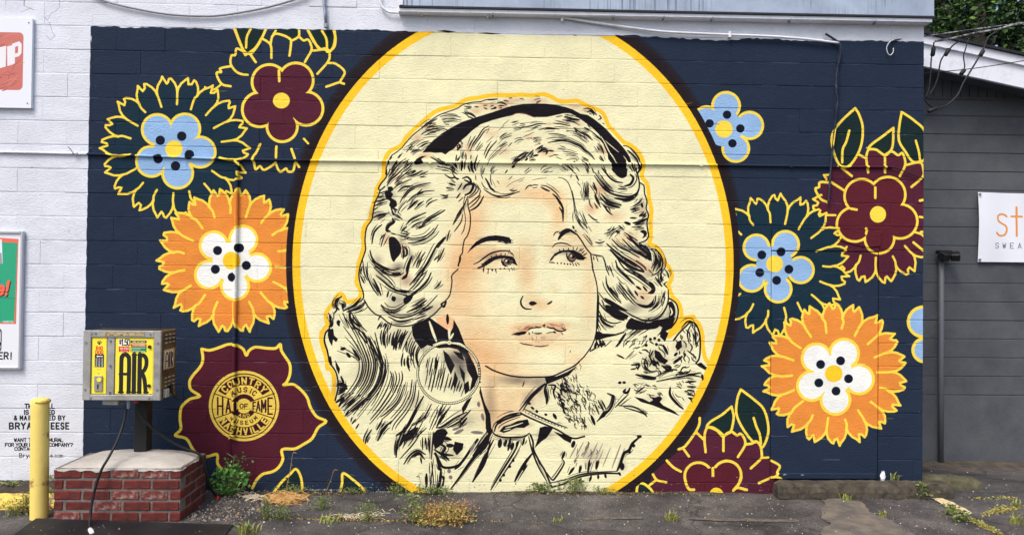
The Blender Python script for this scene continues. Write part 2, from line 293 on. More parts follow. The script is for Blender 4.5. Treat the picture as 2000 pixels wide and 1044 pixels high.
def finish(c):
    c.sec(0,0,1); c.fill(c.clip,WHT); r=np.random.RandomState(5)
    for x,w,y,h in ((853,38,61,3),(930,50,65,2.2),(1118,10,69,1.2)): c.fill([(x,y),(x+w*.4,y-h*.6),(x+w,y+1),(x+w*.6,y+h)],INK)
    # chips, nail holes and paint spots
    for _ in range(170):
        x,y=r.uniform(180,1800),r.uniform(75,955); q=r.uniform(.5,1.5); d=r.randint(3)
        c.fill([(x+r.uniform(-q,q)*1.5,y+r.uniform(-q,q)) for _ in range(5)],[(205,208,214),(70,66,70),(120,120,128)][d],r.uniform(.35,.9))
    for _ in range(60):
        x,y=r.uniform(-60,165),r.uniform(-5,930); q=r.uniform(.6,2.2); c.fill([(x+r.uniform(-q,q)*1.5,y+r.uniform(-q,q)) for _ in range(5)],[(120,120,128),(160,158,166)][r.randint(2)],r.uniform(.3,.8))
    for P in ('85,26 92,6 104,8 114,4 116,14 108,22 100,26 92,40 88,34','86,48 96,44 102,62 107,70 98,78 90,70','5,22 40,24 60,16 66,20 40,8 10,10','176,75 179,70 178,82'): c.fill(P,(214,216,226)); c.stroke(pp(P)[1:],.9,(150,152,164),smooth=False)
    # scuffed, dirty foot of the wall and bare mortar
    for _ in range(620):
        x=r.uniform(170,1520); y=960-abs(r.normal(0,12)); q=r.uniform(.6,2.2); c.fill([(x+r.uniform(-q,q)*1.6,y+r.uniform(-q,q)) for _ in range(5)],[(60,58,52),(196,190,176),(110,104,90),(84,80,70)][r.randint(4)],r.uniform(.3,.85))
    for a,b,y in ((560,592,957),(594,662,956),(735,765,960),(905,932,952),(1529,1535,925),(1562,1570,926)): [c.fill([(x+r.uniform(-2,2),y+r.uniform(-2,1)) for _ in range(6)],(214,212,204)) for x in np.arange(a,b,1.6)]
def portrait(c):
    S=c.sec
    # yellow halo round hair and collar
    S(0,0,1); r=lambda s,ox,oy,sc:(pp(s)/sc+[ox,oy])
    H=np.vstack([r('78,540 84,440 66,392 50,385 44,330 24,270 18,218 32,190 50,165 42,125 50,92',620,570,2.609),r('30,890 52,848 78,818 102,832 122,868 160,868 206,850 216,795 190,750 196,690 203,620 222,560 236,500 230,430 243,372 277,328 292,260 312,190 322,130 347,85 366,50',640,330,3.368),
      r('325,900 365,800 400,752 480,712 560,660 600,590 690,490 770,420 860,338 950,265 1040,220 1180,187 1260,162 1320,120 1400,88 1500,75 1620,52 1750,38',700,180,6.527),r('0,38 100,32 250,40 370,25 470,45 560,95 650,120 740,115 830,110 900,145 1000,190 1080,220 1150,260 1190,330 1230,430 1290,490 1350,560 1430,640 1500,670 1590,740 1650,830 1672,920 1665,1000',1000,180,6.527),
      r('515,50 545,85 560,140 565,200 580,270 575,330 575,400 575,450 566,490 610,510 640,545 660,600 690,640 715,690 706,735 692,760 707,810 722,845 752,870 772,920 777,980 765,1020',1100,330,3.367),r('1200,20 1148,108 1200,72 1240,32 1280,8 1322,30 1345,90 1350,160 1362,230 1385,262',920,620,2.983)])
    c.stroke(H,8.2,(250,197,48),n=3); c.fill(r('1135,118 1195,0 1240,-10 1300,-20 1320,20 1270,10 1230,40 1180,90',920,620,2.983),(250,197,48))
    # airbrushed skin and hair tones
    S(860,340,5.553); softs(c,'390,420,100,180 560,262,200,45 1010,200,160,55 1190,270,110,95 1280,430,65,140 330,640,80,180 270,930,130,120 900,900,100,150 1190,760,60,140,.6 1470,690,110,60 1560,850,70,80 560,850,190,60 1730,180,80,60,.7 1650,370,60,60,.8 1900,460,100,50,.5 780,110,130,60,.5 1950,720,90,50,.8 640,90,90,80,.35',PEA,.50)
    S(860,520,5.553); softs(c,'190,100,120,300 90,470,120,60 300,850,160,170 450,950,260,90 940,150,80,120,.9 1010,370,75,60 1100,410,80,45 880,660,120,40 1280,640,120,40 650,960,300,70,.6 1480,990,140,50,.8 1620,380,90,260,.4 1050,850,260,50,.6 1240,250,50,60,.4 120,640,60,60',PEA,.50)
    S(920,620,2.983); softs(c,'60,200,80,90,.6 150,290,130,50 300,330,200,40,.5 110,450,60,160 230,500,90,120,.9 330,440,80,60,.6 160,590,60,60,.8 600,280,60,40,.4',PEA,.6); softs(c,'270,365,70,25 390,372,60,28 330,470,40,60,.6',(70,60,66),.5)
    S(700,180,6.527); softs(c,'1620,175,130,60 1800,185,110,60 1500,240,90,50 900,440,90,60 750,580,90,60 1900,130,80,60 850,810,110,50 1400,720,60,90 1700,520,130,60,.6 1860,750,110,60,.6 1270,690,60,60',TAN,.6)
    S(1000,180,6.527); softs(c,'60,100,90,35 330,110,160,45 800,180,110,40 940,230,60,30 1170,740,60,90 700,385,100,40,.7 440,765,130,65 220,580,100,40,.6 470,405,60,20 850,400,70,40,.7 40,900,90,50,.6',TAN,.62)
    S(640,330,3.368); softs(c,'390,460,40,50 505,520,30,50 520,720,40,50 470,700,60,30,.6 580,600,50,50,.4 440,40,50,50,.5',TAN,.6); softs(c,'545,570,26,36 470,860,75,50 420,170,40,50,.7 350,300,60,22 470,640,40,30 900,120,60,40',(60,54,60),.6)
    S(1100,330,3.367); softs(c,'250,130,60,50 330,310,70,40,.6 440,440,70,40,.8 480,600,60,60,.8 530,830,70,60 560,650,50,40,.8 520,280,50,50,.6 180,260,40,40',TAN,.55); softs(c,'450,920,60,40 600,1000,90,50 700,960,40,60',(60,54,60),.55)
    # broad soft modelling of the face
    S(860,340,5.553); softs(c,'330,700,180,420,.75 240,1100,170,330,.8 330,1500,190,300,.75 620,1760,420,150,.7 935,1010,80,200,.6 520,960,260,90,.55 1100,1450,330,60,.45 1420,960,180,60,.4 1620,1180,70,420,.5 1380,1800,200,110,.55 1050,220,260,70,.7 1290,420,80,200,.7',PEA,.55)
    softs(c,'890,1640,150,36 1290,1620,150,36 1050,1690,280,70,.7',(206,136,96),.35)
    MID=(96,78,68)
    S(640,330,3.368); softs(c,'450,650,60,40 350,690,50,40 520,740,60,40 690,930,70,60 430,930,70,50 300,300,40,50 620,110,60,30 330,600,40,40 480,470,30,60',MID,.5)
    S(620,570,2.609); softs(c,'420,220,80,60 520,240,60,60 240,400,60,90 160,560,60,50 480,560,60,50 450,740,60,40 620,760,60,60 760,650,60,50 100,480,30,60 700,820,40,30',MID,.42)
    S(1100,330,3.367); softs(c,'560,690,60,40 500,900,80,40 350,950,70,40 520,240,30,60 430,190,60,24 540,350,40,24 620,620,40,60 720,950,30,60 300,120,60,30',MID,.5)
    S(920,620,2.983); softs(c,'1080,240,80,60 1230,170,60,50 560,420,50,60 240,640,60,24 430,680,60,36 700,800,90,60 1080,470,60,24 880,860,30,40 330,620,40,20 120,560,40,90,.6 470,360,60,24 270,352,170,24 270,372,170,30 110,470,40,120 400,420,50,60 330,480,40,50,.6',MID,.5)
    S(700,180,6.527); softs(c,'1450,920,60,100 1230,970,80,60 480,900,80,60 900,500,140,40',MID,.4)
    S(860,340,5.553); softs(c,'600,905,190,34 1390,850,170,34 560,700,190,26 1380,630,110,30 740,950,50,40 1440,900,50,40',(70,50,44),.75); softs(c,'600,850,200,60 1360,790,170,50',(170,110,80),.5)
    # --- headband and crown
    S(700,180,6.527)
    fills(c,'815,770 880,690 960,610 1060,530 1180,455 1320,380 1500,320 1700,260 1900,190 1980,172 1980,292 1850,320 1700,360 1560,410 1450,490 1380,560 1330,600 1280,650 1220,720 1150,760 1110,795 1060,770 980,775 920,765;415,810 435,795 425,840 405,870;495,840 520,800 570,770 520,840;370,900 400,880 390,930;465,900 500,870 490,930;705,905 740,850 800,815 870,810 800,850 830,900 780,920 730,925',smooth=False)
    strokes(c,'''13c:345,1044 355,960 380,890 420,810 480,765 550,710 600,650 690,550 790,470 870,400 950,340 1040,285 1180,235 1270,200 1330,160 1450,130 1560,120 1640,95 1770,90
13:1040,310 1130,292 1220,295 1300,320;10:1060,345 1160,335 1310,355;10:1080,378 1150,380;11:1100,405 1155,412;12:890,440 990,410;16:800,540 860,500 950,470 1050,458 1140,485;8:820,585 900,570 1010,562;9:630,690 690,640 770,605;12:610,760 660,710 715,685;10:740,690 820,640 900,620;13:760,710 840,665 930,640;9:690,800 740,760 800,740;8:850,480 930,472 1060,477;10:810,465 880,400 1000,330
11:1320,255 1370,280 1410,315;18:1360,260 1430,280 1500,325;14:1350,180 1440,185;14:1480,185 1530,188;12:1590,170 1640,165;14:1600,200 1640,215;14:1680,180 1720,170;18:1730,190 1750,200 1690,215;18:1650,100 1770,88;15:1770,130 1830,135 1890,165;13:1850,105 1910,115;12:1790,205 1830,195;12:1920,75 1958,72
20:920,825 980,860 1040,905 1100,920 1160,930;15:690,900 650,950 600,990 540,1030;10:680,890 610,945;14:720,990 660,1015 600,1044;9:890,1005 790,1040;8:980,975 1070,985;11:1060,950 1150,980;12:1100,960 1180,990 1200,1044;13:1165,920 1230,990;15:1200,905 1260,970;12:1190,1000 1260,1044;16:1250,800 1240,880;15:1310,870 1310,1000;16:1360,870 1350,980;11:1345,740 1325,850;12:1435,800 1430,850;28:1440,880 1440,960 1465,1020;20:1505,850 1480,930 1495,1000;18:1400,940 1420,1010;12:1520,800 1490,870
9:1555,630 1490,735;12:1490,555 1440,640 1400,720;14:1660,430 1590,470 1530,560 1470,650 1420,750;16:1760,620 1680,710 1640,780 1615,840;9:1900,660 1800,730 1720,800 1670,860 1640,930;7:1880,620 1770,705;10:1740,940 1700,990 1690,1044;9:1580,935 1560,1044;8:1958,520 1860,560 1800,600;10:1958,640 1910,690;15:1900,990 1870,1030;20:1270,660 1300,690 1260,740;14:1300,620 1330,660;12:540,900 470,960 420,1020;9:560,870 500,930 430,1044;12:640,860 560,910''',comp=.75)
    strokes(c,'18:1370,790 1370,860;6:1920,350 1830,430;6:1860,420 1780,490;7:1720,560 1630,640;7:1890,720 1790,800;6:1680,440 1630,530',(96,58,50))
    S(1000,180,6.527)
    fills(c,'-10,175 150,150 300,145 420,148 550,160 680,190 770,220 870,275 960,290 1040,340 1130,410 1200,470 1280,560 1370,650 1430,720 1480,790 1510,850 1520,890 1490,900 1455,860 1455,900 1460,1000 1460,1060 1330,1060 1280,980 1260,900 1225,850 1220,790 1180,700 1140,600 1110,540 1030,460 950,400 880,350 800,300 740,270 660,270 570,290 440,318 270,320 180,285 80,270 -10,290',smooth=False)
    strokes(c,'12:1130,560 1180,640 1240,760 1290,830 1330,905;9:1190,620 1270,690 1360,765;8:1420,810 1470,880',CREAM); strokes(c,'9:-5,292 60,268 160,270 270,315',(110,66,56))
    strokes(c,'''11:100,80 150,88;9:280,95 360,78;16:910,205 1000,215 1040,250 1080,290;18:960,255 1010,235 1040,290;15:1110,295 1135,330 1100,350;9:1150,390 1180,410;11:560,315 640,300;11:670,290 780,298;18:665,315 740,330 860,350;11:640,352 720,360 820,390;9:800,385 860,420;14:520,395 620,405 740,430;15:140,445 240,430 320,405 430,400;7:90,430 170,415;14:340,480 440,455 520,458 600,470;7:0,425 90,385;7:20,490 110,470;10:690,485 790,500 860,530 930,590 980,630;19:790,455 870,510 950,550 1025,610;16:800,480 830,500;18:920,450 1000,490;17:1000,490 1070,550 1120,590 1160,650;10:440,590 540,575 640,580 730,600;19:460,640 560,625 640,618 730,630 800,660 870,690 920,740 990,790 1050,855
11:30,640 90,605 150,605;6:240,590 330,570;8:300,645 330,615 380,608;11:1090,650 1130,710 1170,790;8:1040,690 1100,760;16:1120,810 1170,880;26:330,770 380,735 450,725;20:400,760 450,750 430,790;20:460,740 530,750;24:270,810 330,800;16:180,830 230,780 270,735;16:300,735 350,700 390,675;12:130,840 170,790 230,760;16:20,870 90,820 150,780 200,765;24:0,905 70,860 110,850;18:80,880 140,830 180,800;26:0,960 30,935;20:170,870 200,840;12:220,870 300,855;12:520,800 590,800;10:470,820 520,810;10:580,720 680,730;11:640,750 740,765 840,790;8:560,825 630,850;9:690,860 800,850 830,880;16:890,870 950,920 980,970;20:700,930 740,970 780,1000;12:640,945 710,1000;10:760,1000 820,1044;9:810,950 860,1010;10:930,950 970,1040;14:1015,955 1040,1025;18:1140,955 1200,1040;12:1095,990 1110,1044;8:510,955 420,985 370,1025;8:250,985 160,1040;8:520,1005 480,1015;7:870,850 970,880
13c:1420,680 1480,695 1540,750 1600,830 1640,910 1650,960 1630,1000 1590,1040;24:1470,740 1530,790 1590,860 1610,930;20:1520,900 1540,960 1565,1010;24:1600,920 1630,960 1600,1040''',comp=.75)
    strokes(c,'9:140,570 200,545 280,510;8:170,590 250,580;8:690,500 740,490',(96,58,50))
    # --- parting, fringe, brows, eyes
    S(860,340,5.553)
    strokes(c,'''8c:270,215 255,290 252,360 268,450 270,520 255,600;13c:298,270 300,350 322,430 325,520 315,600 290,670 262,710 245,780 238,850 212,890 205,940 195,995;18:215,885 212,930 190,990;9:245,340 215,430 170,500 135,550;12:243,430 225,510 180,580 150,620;8:268,530 250,610 225,650;9:105,605 80,660 70,725;18:55,680 0,760;14:38,810 0,890;10:50,385 0,420;11:0,225 50,235 85,220;8:75,95 160,125;8:60,150 140,158;16:215,205 175,260;10:245,255 195,295
16:50,5 110,40 160,35 185,60;16:140,5 165,40 200,50;20:240,45 290,30 325,60 330,95 300,80 260,60;14:235,95 215,130 185,175;26:250,160 275,120 320,105 355,110 350,150 320,200 270,225;14:360,90 385,130 380,170 345,215 300,250;11:395,130 410,170 370,220 310,260;14:432,180 420,230 370,275 305,330;18:468,238 430,310 385,360 320,395;12:435,235 390,300 315,365;9:380,10 385,60;9:440,0 460,50;8:385,100 420,150 440,190;9:445,85 475,140 520,165;20:490,45 520,100 545,150 590,190;10:545,0 545,70 560,120
14:470,160 520,195 570,225 640,238 720,232 790,210 860,185;8:500,190 600,240 690,258 760,245;8:560,150 600,190 640,200;12:750,170 790,180 830,172;8:640,210 720,215 800,195;7:740,60 780,20;7:615,70 640,105;12:920,165 950,130 985,115;10:975,130 1020,115 1060,118;8:1000,150 1050,140
12:1090,120 1150,130 1210,165 1260,210 1300,265;18:1090,140 1140,165 1185,185;22:1220,215 1260,250 1290,300 1320,350 1335,410;14:1250,235 1300,300 1330,370 1335,440;18:1290,360 1325,420 1330,510;6:1150,100 1220,140 1290,200;9:1275,35 1330,45 1380,85 1410,150 1430,220 1445,300 1455,400 1470,460 1510,540 1555,600;7:1460,380 1500,480 1560,550 1600,590;7:1430,180 1450,280 1470,380 1500,440;4:1550,170 1560,260;4:1580,180 1585,280;4:1610,150 1605,300;7:1440,400 1435,460 1440,520;18:1435,560 1450,590;14:1460,610 1475,620
8:1420,0 1415,40;14:1470,10 1500,70;8:1480,80 1520,130;14:1670,15 1720,90 1770,140 1850,200;12:1655,90 1690,160 1695,215;9:1730,0 1770,50;10:1745,70 1790,140 1860,180;16:1740,210 1800,280 1860,310 1960,335;10:1730,240 1790,300 1850,330 1925,365;12:1670,230 1700,300 1740,360;14:1690,240 1720,300;12:1620,270 1620,320 1650,365;10:1670,310 1695,370;12:1765,340 1810,390 1865,440;14:1605,435 1660,485 1700,495;7:1680,510 1725,525;8:1595,720 1645,770;5:1540,560 1600,640;5:1600,560 1640,620;5:1560,640 1610,700
15c:1480,650 1530,720 1580,800 1630,860;15c:1630,870 1640,930 1650,1000 1655,1044;14:1630,865 1700,880 1760,890;14:1760,890 1780,940 1795,1000 1805,1044;10:1690,890 1710,945;10:1660,890 1665,930;12:1810,990 1830,1044;12:1830,990 1860,1044;9:1895,945 1930,1010 1960,1044
15:360,975 420,945 480,900 540,860 620,835 690,828 750,835;12:670,915 665,950 680,985;18:755,945 800,962 832,982;11:1225,665 1250,630 1290,620;32:1280,705 1310,660 1350,630 1400,615;24:1290,640 1350,605 1390,600 1430,620 1480,655;12:1215,790 1250,755 1310,745 1370,755 1420,780;8:1440,820 1440,780;9:1470,825 1490,790;9:1500,840 1530,800;10:1530,860 1560,830;10:1545,880 1578,860;9:1550,905 1570,895;10:1375,880 1385,920 1410,945 1440,945 1460,930;11:1180,955 1210,955 1240,960;9:1430,955 1445,990;9:1460,960 1480,995;9:1480,955 1510,985;7:730,820 745,860;7:745,815 770,870;7:760,840 790,880;7:775,850 800,895;10:690,905 720,900 750,915''')
    strokes(c,'6:710,140 780,90 850,60 915,35;6:990,65 1060,50 1150,40;6:760,170 800,150;6:850,80 900,60;5:560,60 600,140',(120,84,70))
    fills(c,'288,862 330,795 385,734 450,694 520,670 600,662 690,672 750,686 776,735 720,742 640,722 560,722 500,730 440,752 380,784 330,822;415,1025 450,985 480,950 530,915 590,888 650,878 720,883 785,893 805,918 760,917 700,907 640,912 590,928 540,962 500,988 460,1006;1180,950 1200,910 1240,860 1300,830 1380,820 1450,823 1520,858 1565,905 1555,927 1500,927 1470,917 1460,880 1430,852 1390,840 1330,842 1280,862 1240,887 1210,930',smooth=False)
    c.disc(728,955,47,(40,32,34)); c.disc(728,955,37,(128,100,84)); c.disc(736,950,22,INK); c.disc(716,940,10,CREAM); c.disc(1430,900,46,(40,32,34)); c.disc(1428,902,36,(128,100,84)); c.disc(1440,894,22,INK); c.disc(1420,886,10,CREAM); c.fill('660,1000 700,990 780,985 800,1010 700,1020',CREAM)
    c.hatch('540,680 640,672 720,682 765,700 780,735 740,750 660,740 560,722',70,15,42,7,INK)
    fills(c,'415,1025 450,985 480,950 530,915 590,888 650,878 720,883 785,893 810,922 832,980 790,950 760,922 700,910 640,914 590,930 540,964 500,990 460,1008;1180,950 1200,910 1240,860 1300,830 1380,820 1450,823 1520,858 1570,905 1555,932 1500,930 1478,917 1465,880 1430,856 1390,844 1330,846 1280,866 1240,892 1210,932',smooth=False)
    for x,y in ((1270,965),(1310,965),(1345,970),(1380,975),(1410,975),(520,1030),(560,1035),(600,1035),(650,1025),(695,1022)): c.disc(x,y,9,INK)
    strokes(c,'16:440,1000 500,955 580,905 660,888;13:1200,930 1250,870 1320,840;18:1470,850 1530,880 1560,915;9:430,1000 400,1020;9:470,965 440,975;9:560,900 545,878;9:610,885 600,862;9:660,878 655,855;8:700,880 705,858;12:665,925 690,985 730,1000;13:1370,850 1372,890 1385,930;9:1300,832 1285,812;9:1340,826 1330,804;9:1390,822 1390,798;10:1545,915 1585,905;9:1560,880 1590,850;9:1520,835 1555,800',INK)
    # --- nose, mouth, jaw
    S(860,520,5.553)
    c.fill('765,742 850,690 950,640 1040,612 1110,620 1170,604 1260,622 1365,688 1300,704 1220,690 1120,668 1020,672 940,708',(204,134,96),.42,True); c.fill('800,752 900,738 960,730 1100,732 1230,722 1330,706 1250,800 1150,858 1020,868 900,838',(218,158,116),.28,True); c.fill('945,703 1010,668 1110,662 1225,675 1260,702 1225,715 1100,730 1020,730 960,724',CREAM)
    strokes(c,'''13c:190,30 125,95 125,160 115,240 100,310 60,365 20,405 5,440;16:0,410 30,390 60,380 50,430;18:75,520 75,570 85,620;12:415,20 440,5 480,0;12:470,10 465,60;9:520,40 515,80;9:570,30 560,50;9:600,30 605,70;7:740,20 750,50;7:770,10 785,45;7:795,10 800,40
17:895,320 872,370 880,420 920,455 985,462;18:1160,405 1185,395 1210,375;12:945,690 985,665 1010,660;14:1030,650 1060,660 1090,655;11:1130,622 1130,655;11:1115,628 1115,650;16:1155,650 1190,665 1225,668 1260,690 1310,700 1360,690;10:1310,665 1360,690;14:1020,722 1060,726 1100,720;9:1150,722 1190,712 1225,712;18:1225,705 1250,715;10:860,825 900,838 960,848 1005,853;11:1020,862 1090,865 1170,852;12:960,712 965,735;12:1000,708 1000,718;8:1310,715 1330,740;9:985,670 1080,655
13c:1645,0 1670,90 1695,190 1705,300 1700,450 1695,600 1690,700 1670,790 1640,860 1600,920 1550,985 1500,1030;12:1715,280 1760,340 1800,385 1860,420 1999,480;12:1750,360 1780,430;14:1715,470 1750,540 1800,590 1880,615 1960,600;9:1710,500 1740,580 1800,640 1900,640;9:1715,570 1750,640 1800,690;9:1710,620 1740,690;16:1690,800 1720,880;16:1720,800 1750,870;14:1760,800 1790,860;8:1650,830 1620,920;8:1860,800 1780,870;14:1975,780 1900,870;10:1910,955 1985,985;14:1620,920 1690,880
11:1795,100 1800,170 1830,230 1880,290 1930,345;9:1845,225 1890,290 1960,380;8:1915,110 1960,170 1999,190;8:1935,180 1999,260;8:1905,235 1950,300;9:1905,0 1999,90;12:1790,0 1830,95;10:1830,0 1880,110;8:1700,640 1730,720 1760,760''')
    fills(c,'960,395 985,376 1020,378 1052,400 1025,416 990,426 965,413;765,742 830,715 900,703 942,703 920,732 850,748 800,742;1780,340 1850,380 1950,430 1999,460 1999,490 1900,460 1830,410;1785,425 1830,430 1900,480 1999,540 1999,590 1930,580 1850,530 1800,470;1690,700 1740,710 1780,740 1870,740 1999,700 1990,720 1900,750 1800,770 1740,790 1680,800',smooth=False)
    c.hatch('800,660 940,640 1000,660 880,700 800,715',22,-25,46,4,(150,96,76)); c.hatch('900,760 1130,755 1180,790 1120,815 950,810',26,90,26,4,(140,100,84)); c.hatch('1180,630 1330,620 1370,680 1260,660',22,25,40,4,(150,96,76)); c.disc(1410,922,7,INK)
    # --- left hair mass
    S(640,330,3.368)
    strokes(c,'''9c:385,0 385,50 350,95 335,125 345,138 375,115;9c:345,140 330,180 310,220 300,270 290,330 260,375 248,420 245,480 248,530 225,600 210,650 205,700 215,760 230,800 232,850 180,890 130,915 105,930;7:340,160 380,145;8:325,185 370,175;10:315,215 390,195;8:305,245 340,225 390,215;7:300,270 330,250;11:300,320 340,300 400,290;8:330,330 380,305
10:490,0 450,40 415,70 390,110;8:545,0 480,55 440,95;7:410,0 395,40;7:430,0 400,50;8:550,65 470,100 430,130;10:620,10 570,35 520,50;7:640,25 590,45;7:580,10 550,25;9:675,90 600,105 540,130 500,175 475,220;8:560,110 500,115 460,150;8:700,140 620,150 560,180 520,220;7:630,150 590,170;12:590,205 560,235 525,265;8:620,215 590,235;7:720,200 670,220 645,250;8:630,210 600,235 570,265;10:770,270 720,300 660,330 620,360;10:645,285 590,310 545,335 515,365;8:680,330 620,370 580,395;10:615,345 575,365 550,385;9:725,365 690,420 640,460 580,480 530,485;8:700,390 640,440 560,455 480,440;10:520,375 485,410;8:415,420 450,430;9:430,290 460,310 490,330;6:520,205 480,250 460,290;16:425,325 430,345 400,370 390,400 410,410;10:415,250 430,290 440,300
10:490,500 500,550 495,590;12:500,510 520,530 520,560 505,575;8:480,420 530,430;7:455,430 510,440 540,420;11:355,365 320,395 300,430 290,490;8:370,430 345,460;7:380,420 360,470 350,510;12:278,535 290,580 320,620 370,650 420,662 470,655;9:290,600 330,650 400,690 470,695 500,680;12:420,690 480,690;14:490,720 520,690 525,650 540,600 555,570;18:520,700 490,720;7:590,580 560,640;7:610,545 570,620;7:640,545 600,610;7:620,590 590,650;12:770,450 720,500 680,570 640,640 590,700 540,760;9:765,520 740,580 720,610;7:740,560 700,600;8:650,620 620,690 570,760 530,800;8:745,735 730,760 700,785;12:680,680 650,740 600,790 550,820;7:635,650 560,740
8:300,645 350,690 410,740 440,780;8:330,650 380,690;12:320,700 370,740 420,780 500,810 550,800;12:300,720 330,780 350,830;9:250,640 260,700 290,770 330,830;10:400,800 390,840;8:350,890 390,920 440,925 490,900 530,870;9:480,820 540,835 590,805;9c:240,860 270,910 310,950 350,970 400,1010 460,1030 540,1028 620,1000 690,960 740,910;9:350,895 400,950 470,975 560,960 640,910 720,830;10:560,900 640,850;10:520,940 600,900 650,860;9:550,930 640,890;10:600,950 690,900;9:560,990 650,960;9:400,970 470,1000 560,985;16:785,960 790,1010;8:230,600 240,680 260,730;10:215,700 240,750;9:225,640 215,690
12:90,835 65,860 50,890 60,920 40,950;10:75,880 105,890 100,915;9:5,945 20,975 10,1000;20:70,1000 72,1006;9:150,930 150,980 180,1010 215,1035;7:100,945 120,1000 140,1044;8:245,880 220,910 180,930;8:350,960 330,990;10:750,170 790,180;7:800,90 840,105;7:780,120 830,130;8:800,405 785,470;8:920,180 895,240 850,310 825,360''',comp=.75)
    fills(c,'395,120 420,115 432,135 415,150 400,145;375,150 400,140 430,165 420,190 450,210 455,240 440,255 460,265 450,275 430,265 405,240 410,210 385,195;405,450 440,448 470,480 485,520 475,560 450,590 435,610 420,590 408,540 402,490;770,445 750,490 725,520 715,500 735,475;400,770 450,790 510,795 530,800 480,812 430,795;500,850 560,820 550,860 510,890;745,880 760,895 775,870 770,910 750,905;425,835 450,845 440,870 420,860')
    c.bundle('360,1000 320,1044','420,1010 400,1060',6,8,INK)
    # --- right hair mass
    S(1100,330,3.367)
    fills(c,'320,-5 345,35 380,60 415,50 420,20 415,-5;505,410 530,400 550,415 545,440 520,455 530,430;535,580 575,545 580,600 560,590;560,740 590,750 608,790 590,820 555,815 580,790;480,880 520,890 560,890 590,860 600,840 590,890 550,915 500,900;270,845 310,860 360,890 410,920 430,930 380,930 320,900 285,870;275,895 320,900 380,935 430,965 400,990 350,985 300,950;690,880 715,870 735,910 735,960 705,1010 680,1044 650,1044 690,980 700,930;440,980 480,990 560,1010 620,990 640,1010 600,1050 420,1050')
    strokes(c,'''10c:475,0 490,40 500,90 495,140 470,185 430,205;9c:505,90 530,110 535,160 550,210 545,260 560,300 550,350 555,400 560,440 540,470 500,485;11:265,0 300,50 340,80 390,90;9:205,20 250,80 300,130 330,150;15:440,35 460,60 440,100 405,110;10:460,50 455,90;9:360,130 420,132;11:235,90 280,140 350,170 430,180 480,160 495,130;16:340,190 410,200 470,185;11:250,165 300,210 380,240;9:240,180 290,230 370,255;10:200,90 215,140;9:270,235 290,270 320,300;9:205,150 220,190 240,230;8:520,190 500,220 460,245;10:500,255 440,265;14:515,225 520,250;8:500,265 450,285;9:530,285 500,305;10:440,320 480,322;10:500,310 530,300 545,285;16:460,355 510,345 550,325;9:470,365 530,360;18:405,350 440,362;9:365,370 400,400;8:450,380 530,385;8:490,470 440,440 400,415;7:345,400 360,425;7:355,400 370,425;7:345,415 375,405;8:270,425 310,410 335,380;5:300,460 330,420 375,390;9:210,480 240,485 270,475
13:285,490 330,530 380,570 450,610 510,650 530,670;18:310,530 380,600 460,650 530,675;10:320,460 370,510 430,540 500,580;11:390,460 450,520 520,560 570,600;14:430,440 490,500 560,560 580,600;12:500,490 550,520 575,560;20:510,500 512,503;20:535,510 537,513;10:580,520 620,540 650,590 650,640 620,680 580,700;10:570,520 600,550 605,600 580,650;10:600,550 615,600 590,670;10:630,570 640,610 610,670;11:650,650 640,720 660,730;8:670,660 690,690 695,715;11:605,710 650,770;8:640,680 650,720 635,740 620,690;8:680,740 665,755 685,780
10:345,600 360,650 420,710 470,760;10:340,560 400,650 480,700 560,760 600,800;8:400,650 500,690 560,740;14:480,770 510,790;12:525,770 550,800;12:470,800 490,830;12:510,835 530,850;8:610,830 600,880 570,910;7:630,830 620,890 560,935;10:280,710 290,770 330,830 380,880;8:350,770 420,860;8:365,740 450,850 490,890;8:390,780 460,860;10:310,780 360,840;7:420,790 470,850;11:690,790 690,860 670,920 630,970 580,990 520,990 450,960 400,930;7:670,840 650,900;8:670,800 660,850;7:655,830 640,880;10c:700,850 740,880 755,930 745,990 710,1040;11c:230,830 230,920 225,1044;10:240,960 270,1010 330,1040;10:230,870 270,920 330,960 420,985;10:780,1040 810,1005 840,1000 850,1030;9:855,1005 880,1040;4:150,80 155,180;4:165,90 165,200;4:130,120 140,210;5:105,280 160,390;5:85,300 130,390;5:130,430 185,500''',comp=.75)
    strokes(c,'9:705,910 715,940 705,960',CREAM); strokes(c,'14:480,600 530,640 545,660;8:590,690 560,660;8:210,230 230,260',(110,68,56))
    # --- lower left: curls, ear ring, collar
    S(620,570,2.609)
    c.fill('600,130 660,115 700,140 690,185 665,200 640,180 612,158',(236,186,136))
    fills(c,'480,175 565,135 570,128 600,150 640,178 665,195 668,240 680,200 690,180 695,140 720,185 745,250 775,320 805,380 820,430 800,480 775,508 788,440 764,400 752,335 715,292 670,282 620,286 560,270 530,290 500,250 485,220;590,720 610,700 650,695 665,715 650,740 640,770 600,800 590,770;700,760 745,770 740,800 710,830 690,800;830,480 850,560 880,620 887,700 860,720 862,650 845,580 825,510;790,530 760,590 740,620 735,590 760,550;630,930 650,940 645,985 625,1000 640,960;55,190 80,185 85,220 105,240 95,255 80,240 75,275 60,250 52,220;90,345 115,390 110,420 95,390',smooth=False)
    softs(c,'645,305,22,26 720,330,50,26 735,390,26,50 690,300,30,16 650,370,16,40',(206,200,178),.9); softs(c,'560,400,20,60,.5 545,290,30,30,.6 700,470,60,60,.5',(70,64,70),.6)
    c.bundle('575,330 560,430 545,500','770,440 750,490 735,530',13,7,INK); c.bundle('570,300 555,360 545,420','650,330 640,400 625,450',7,6,INK); fills(c,'640,295 668,318 700,372 680,420 662,380 650,350;722,372 752,412 750,470 734,430;690,300 735,310 748,350 720,335;700,400 716,440 700,500 690,460;600,330 615,350 605,400 595,380;745,470 770,450 776,500 752,520',INK,False); softs(c,'730,380,50,90 690,340,60,40',(40,36,40),.9)
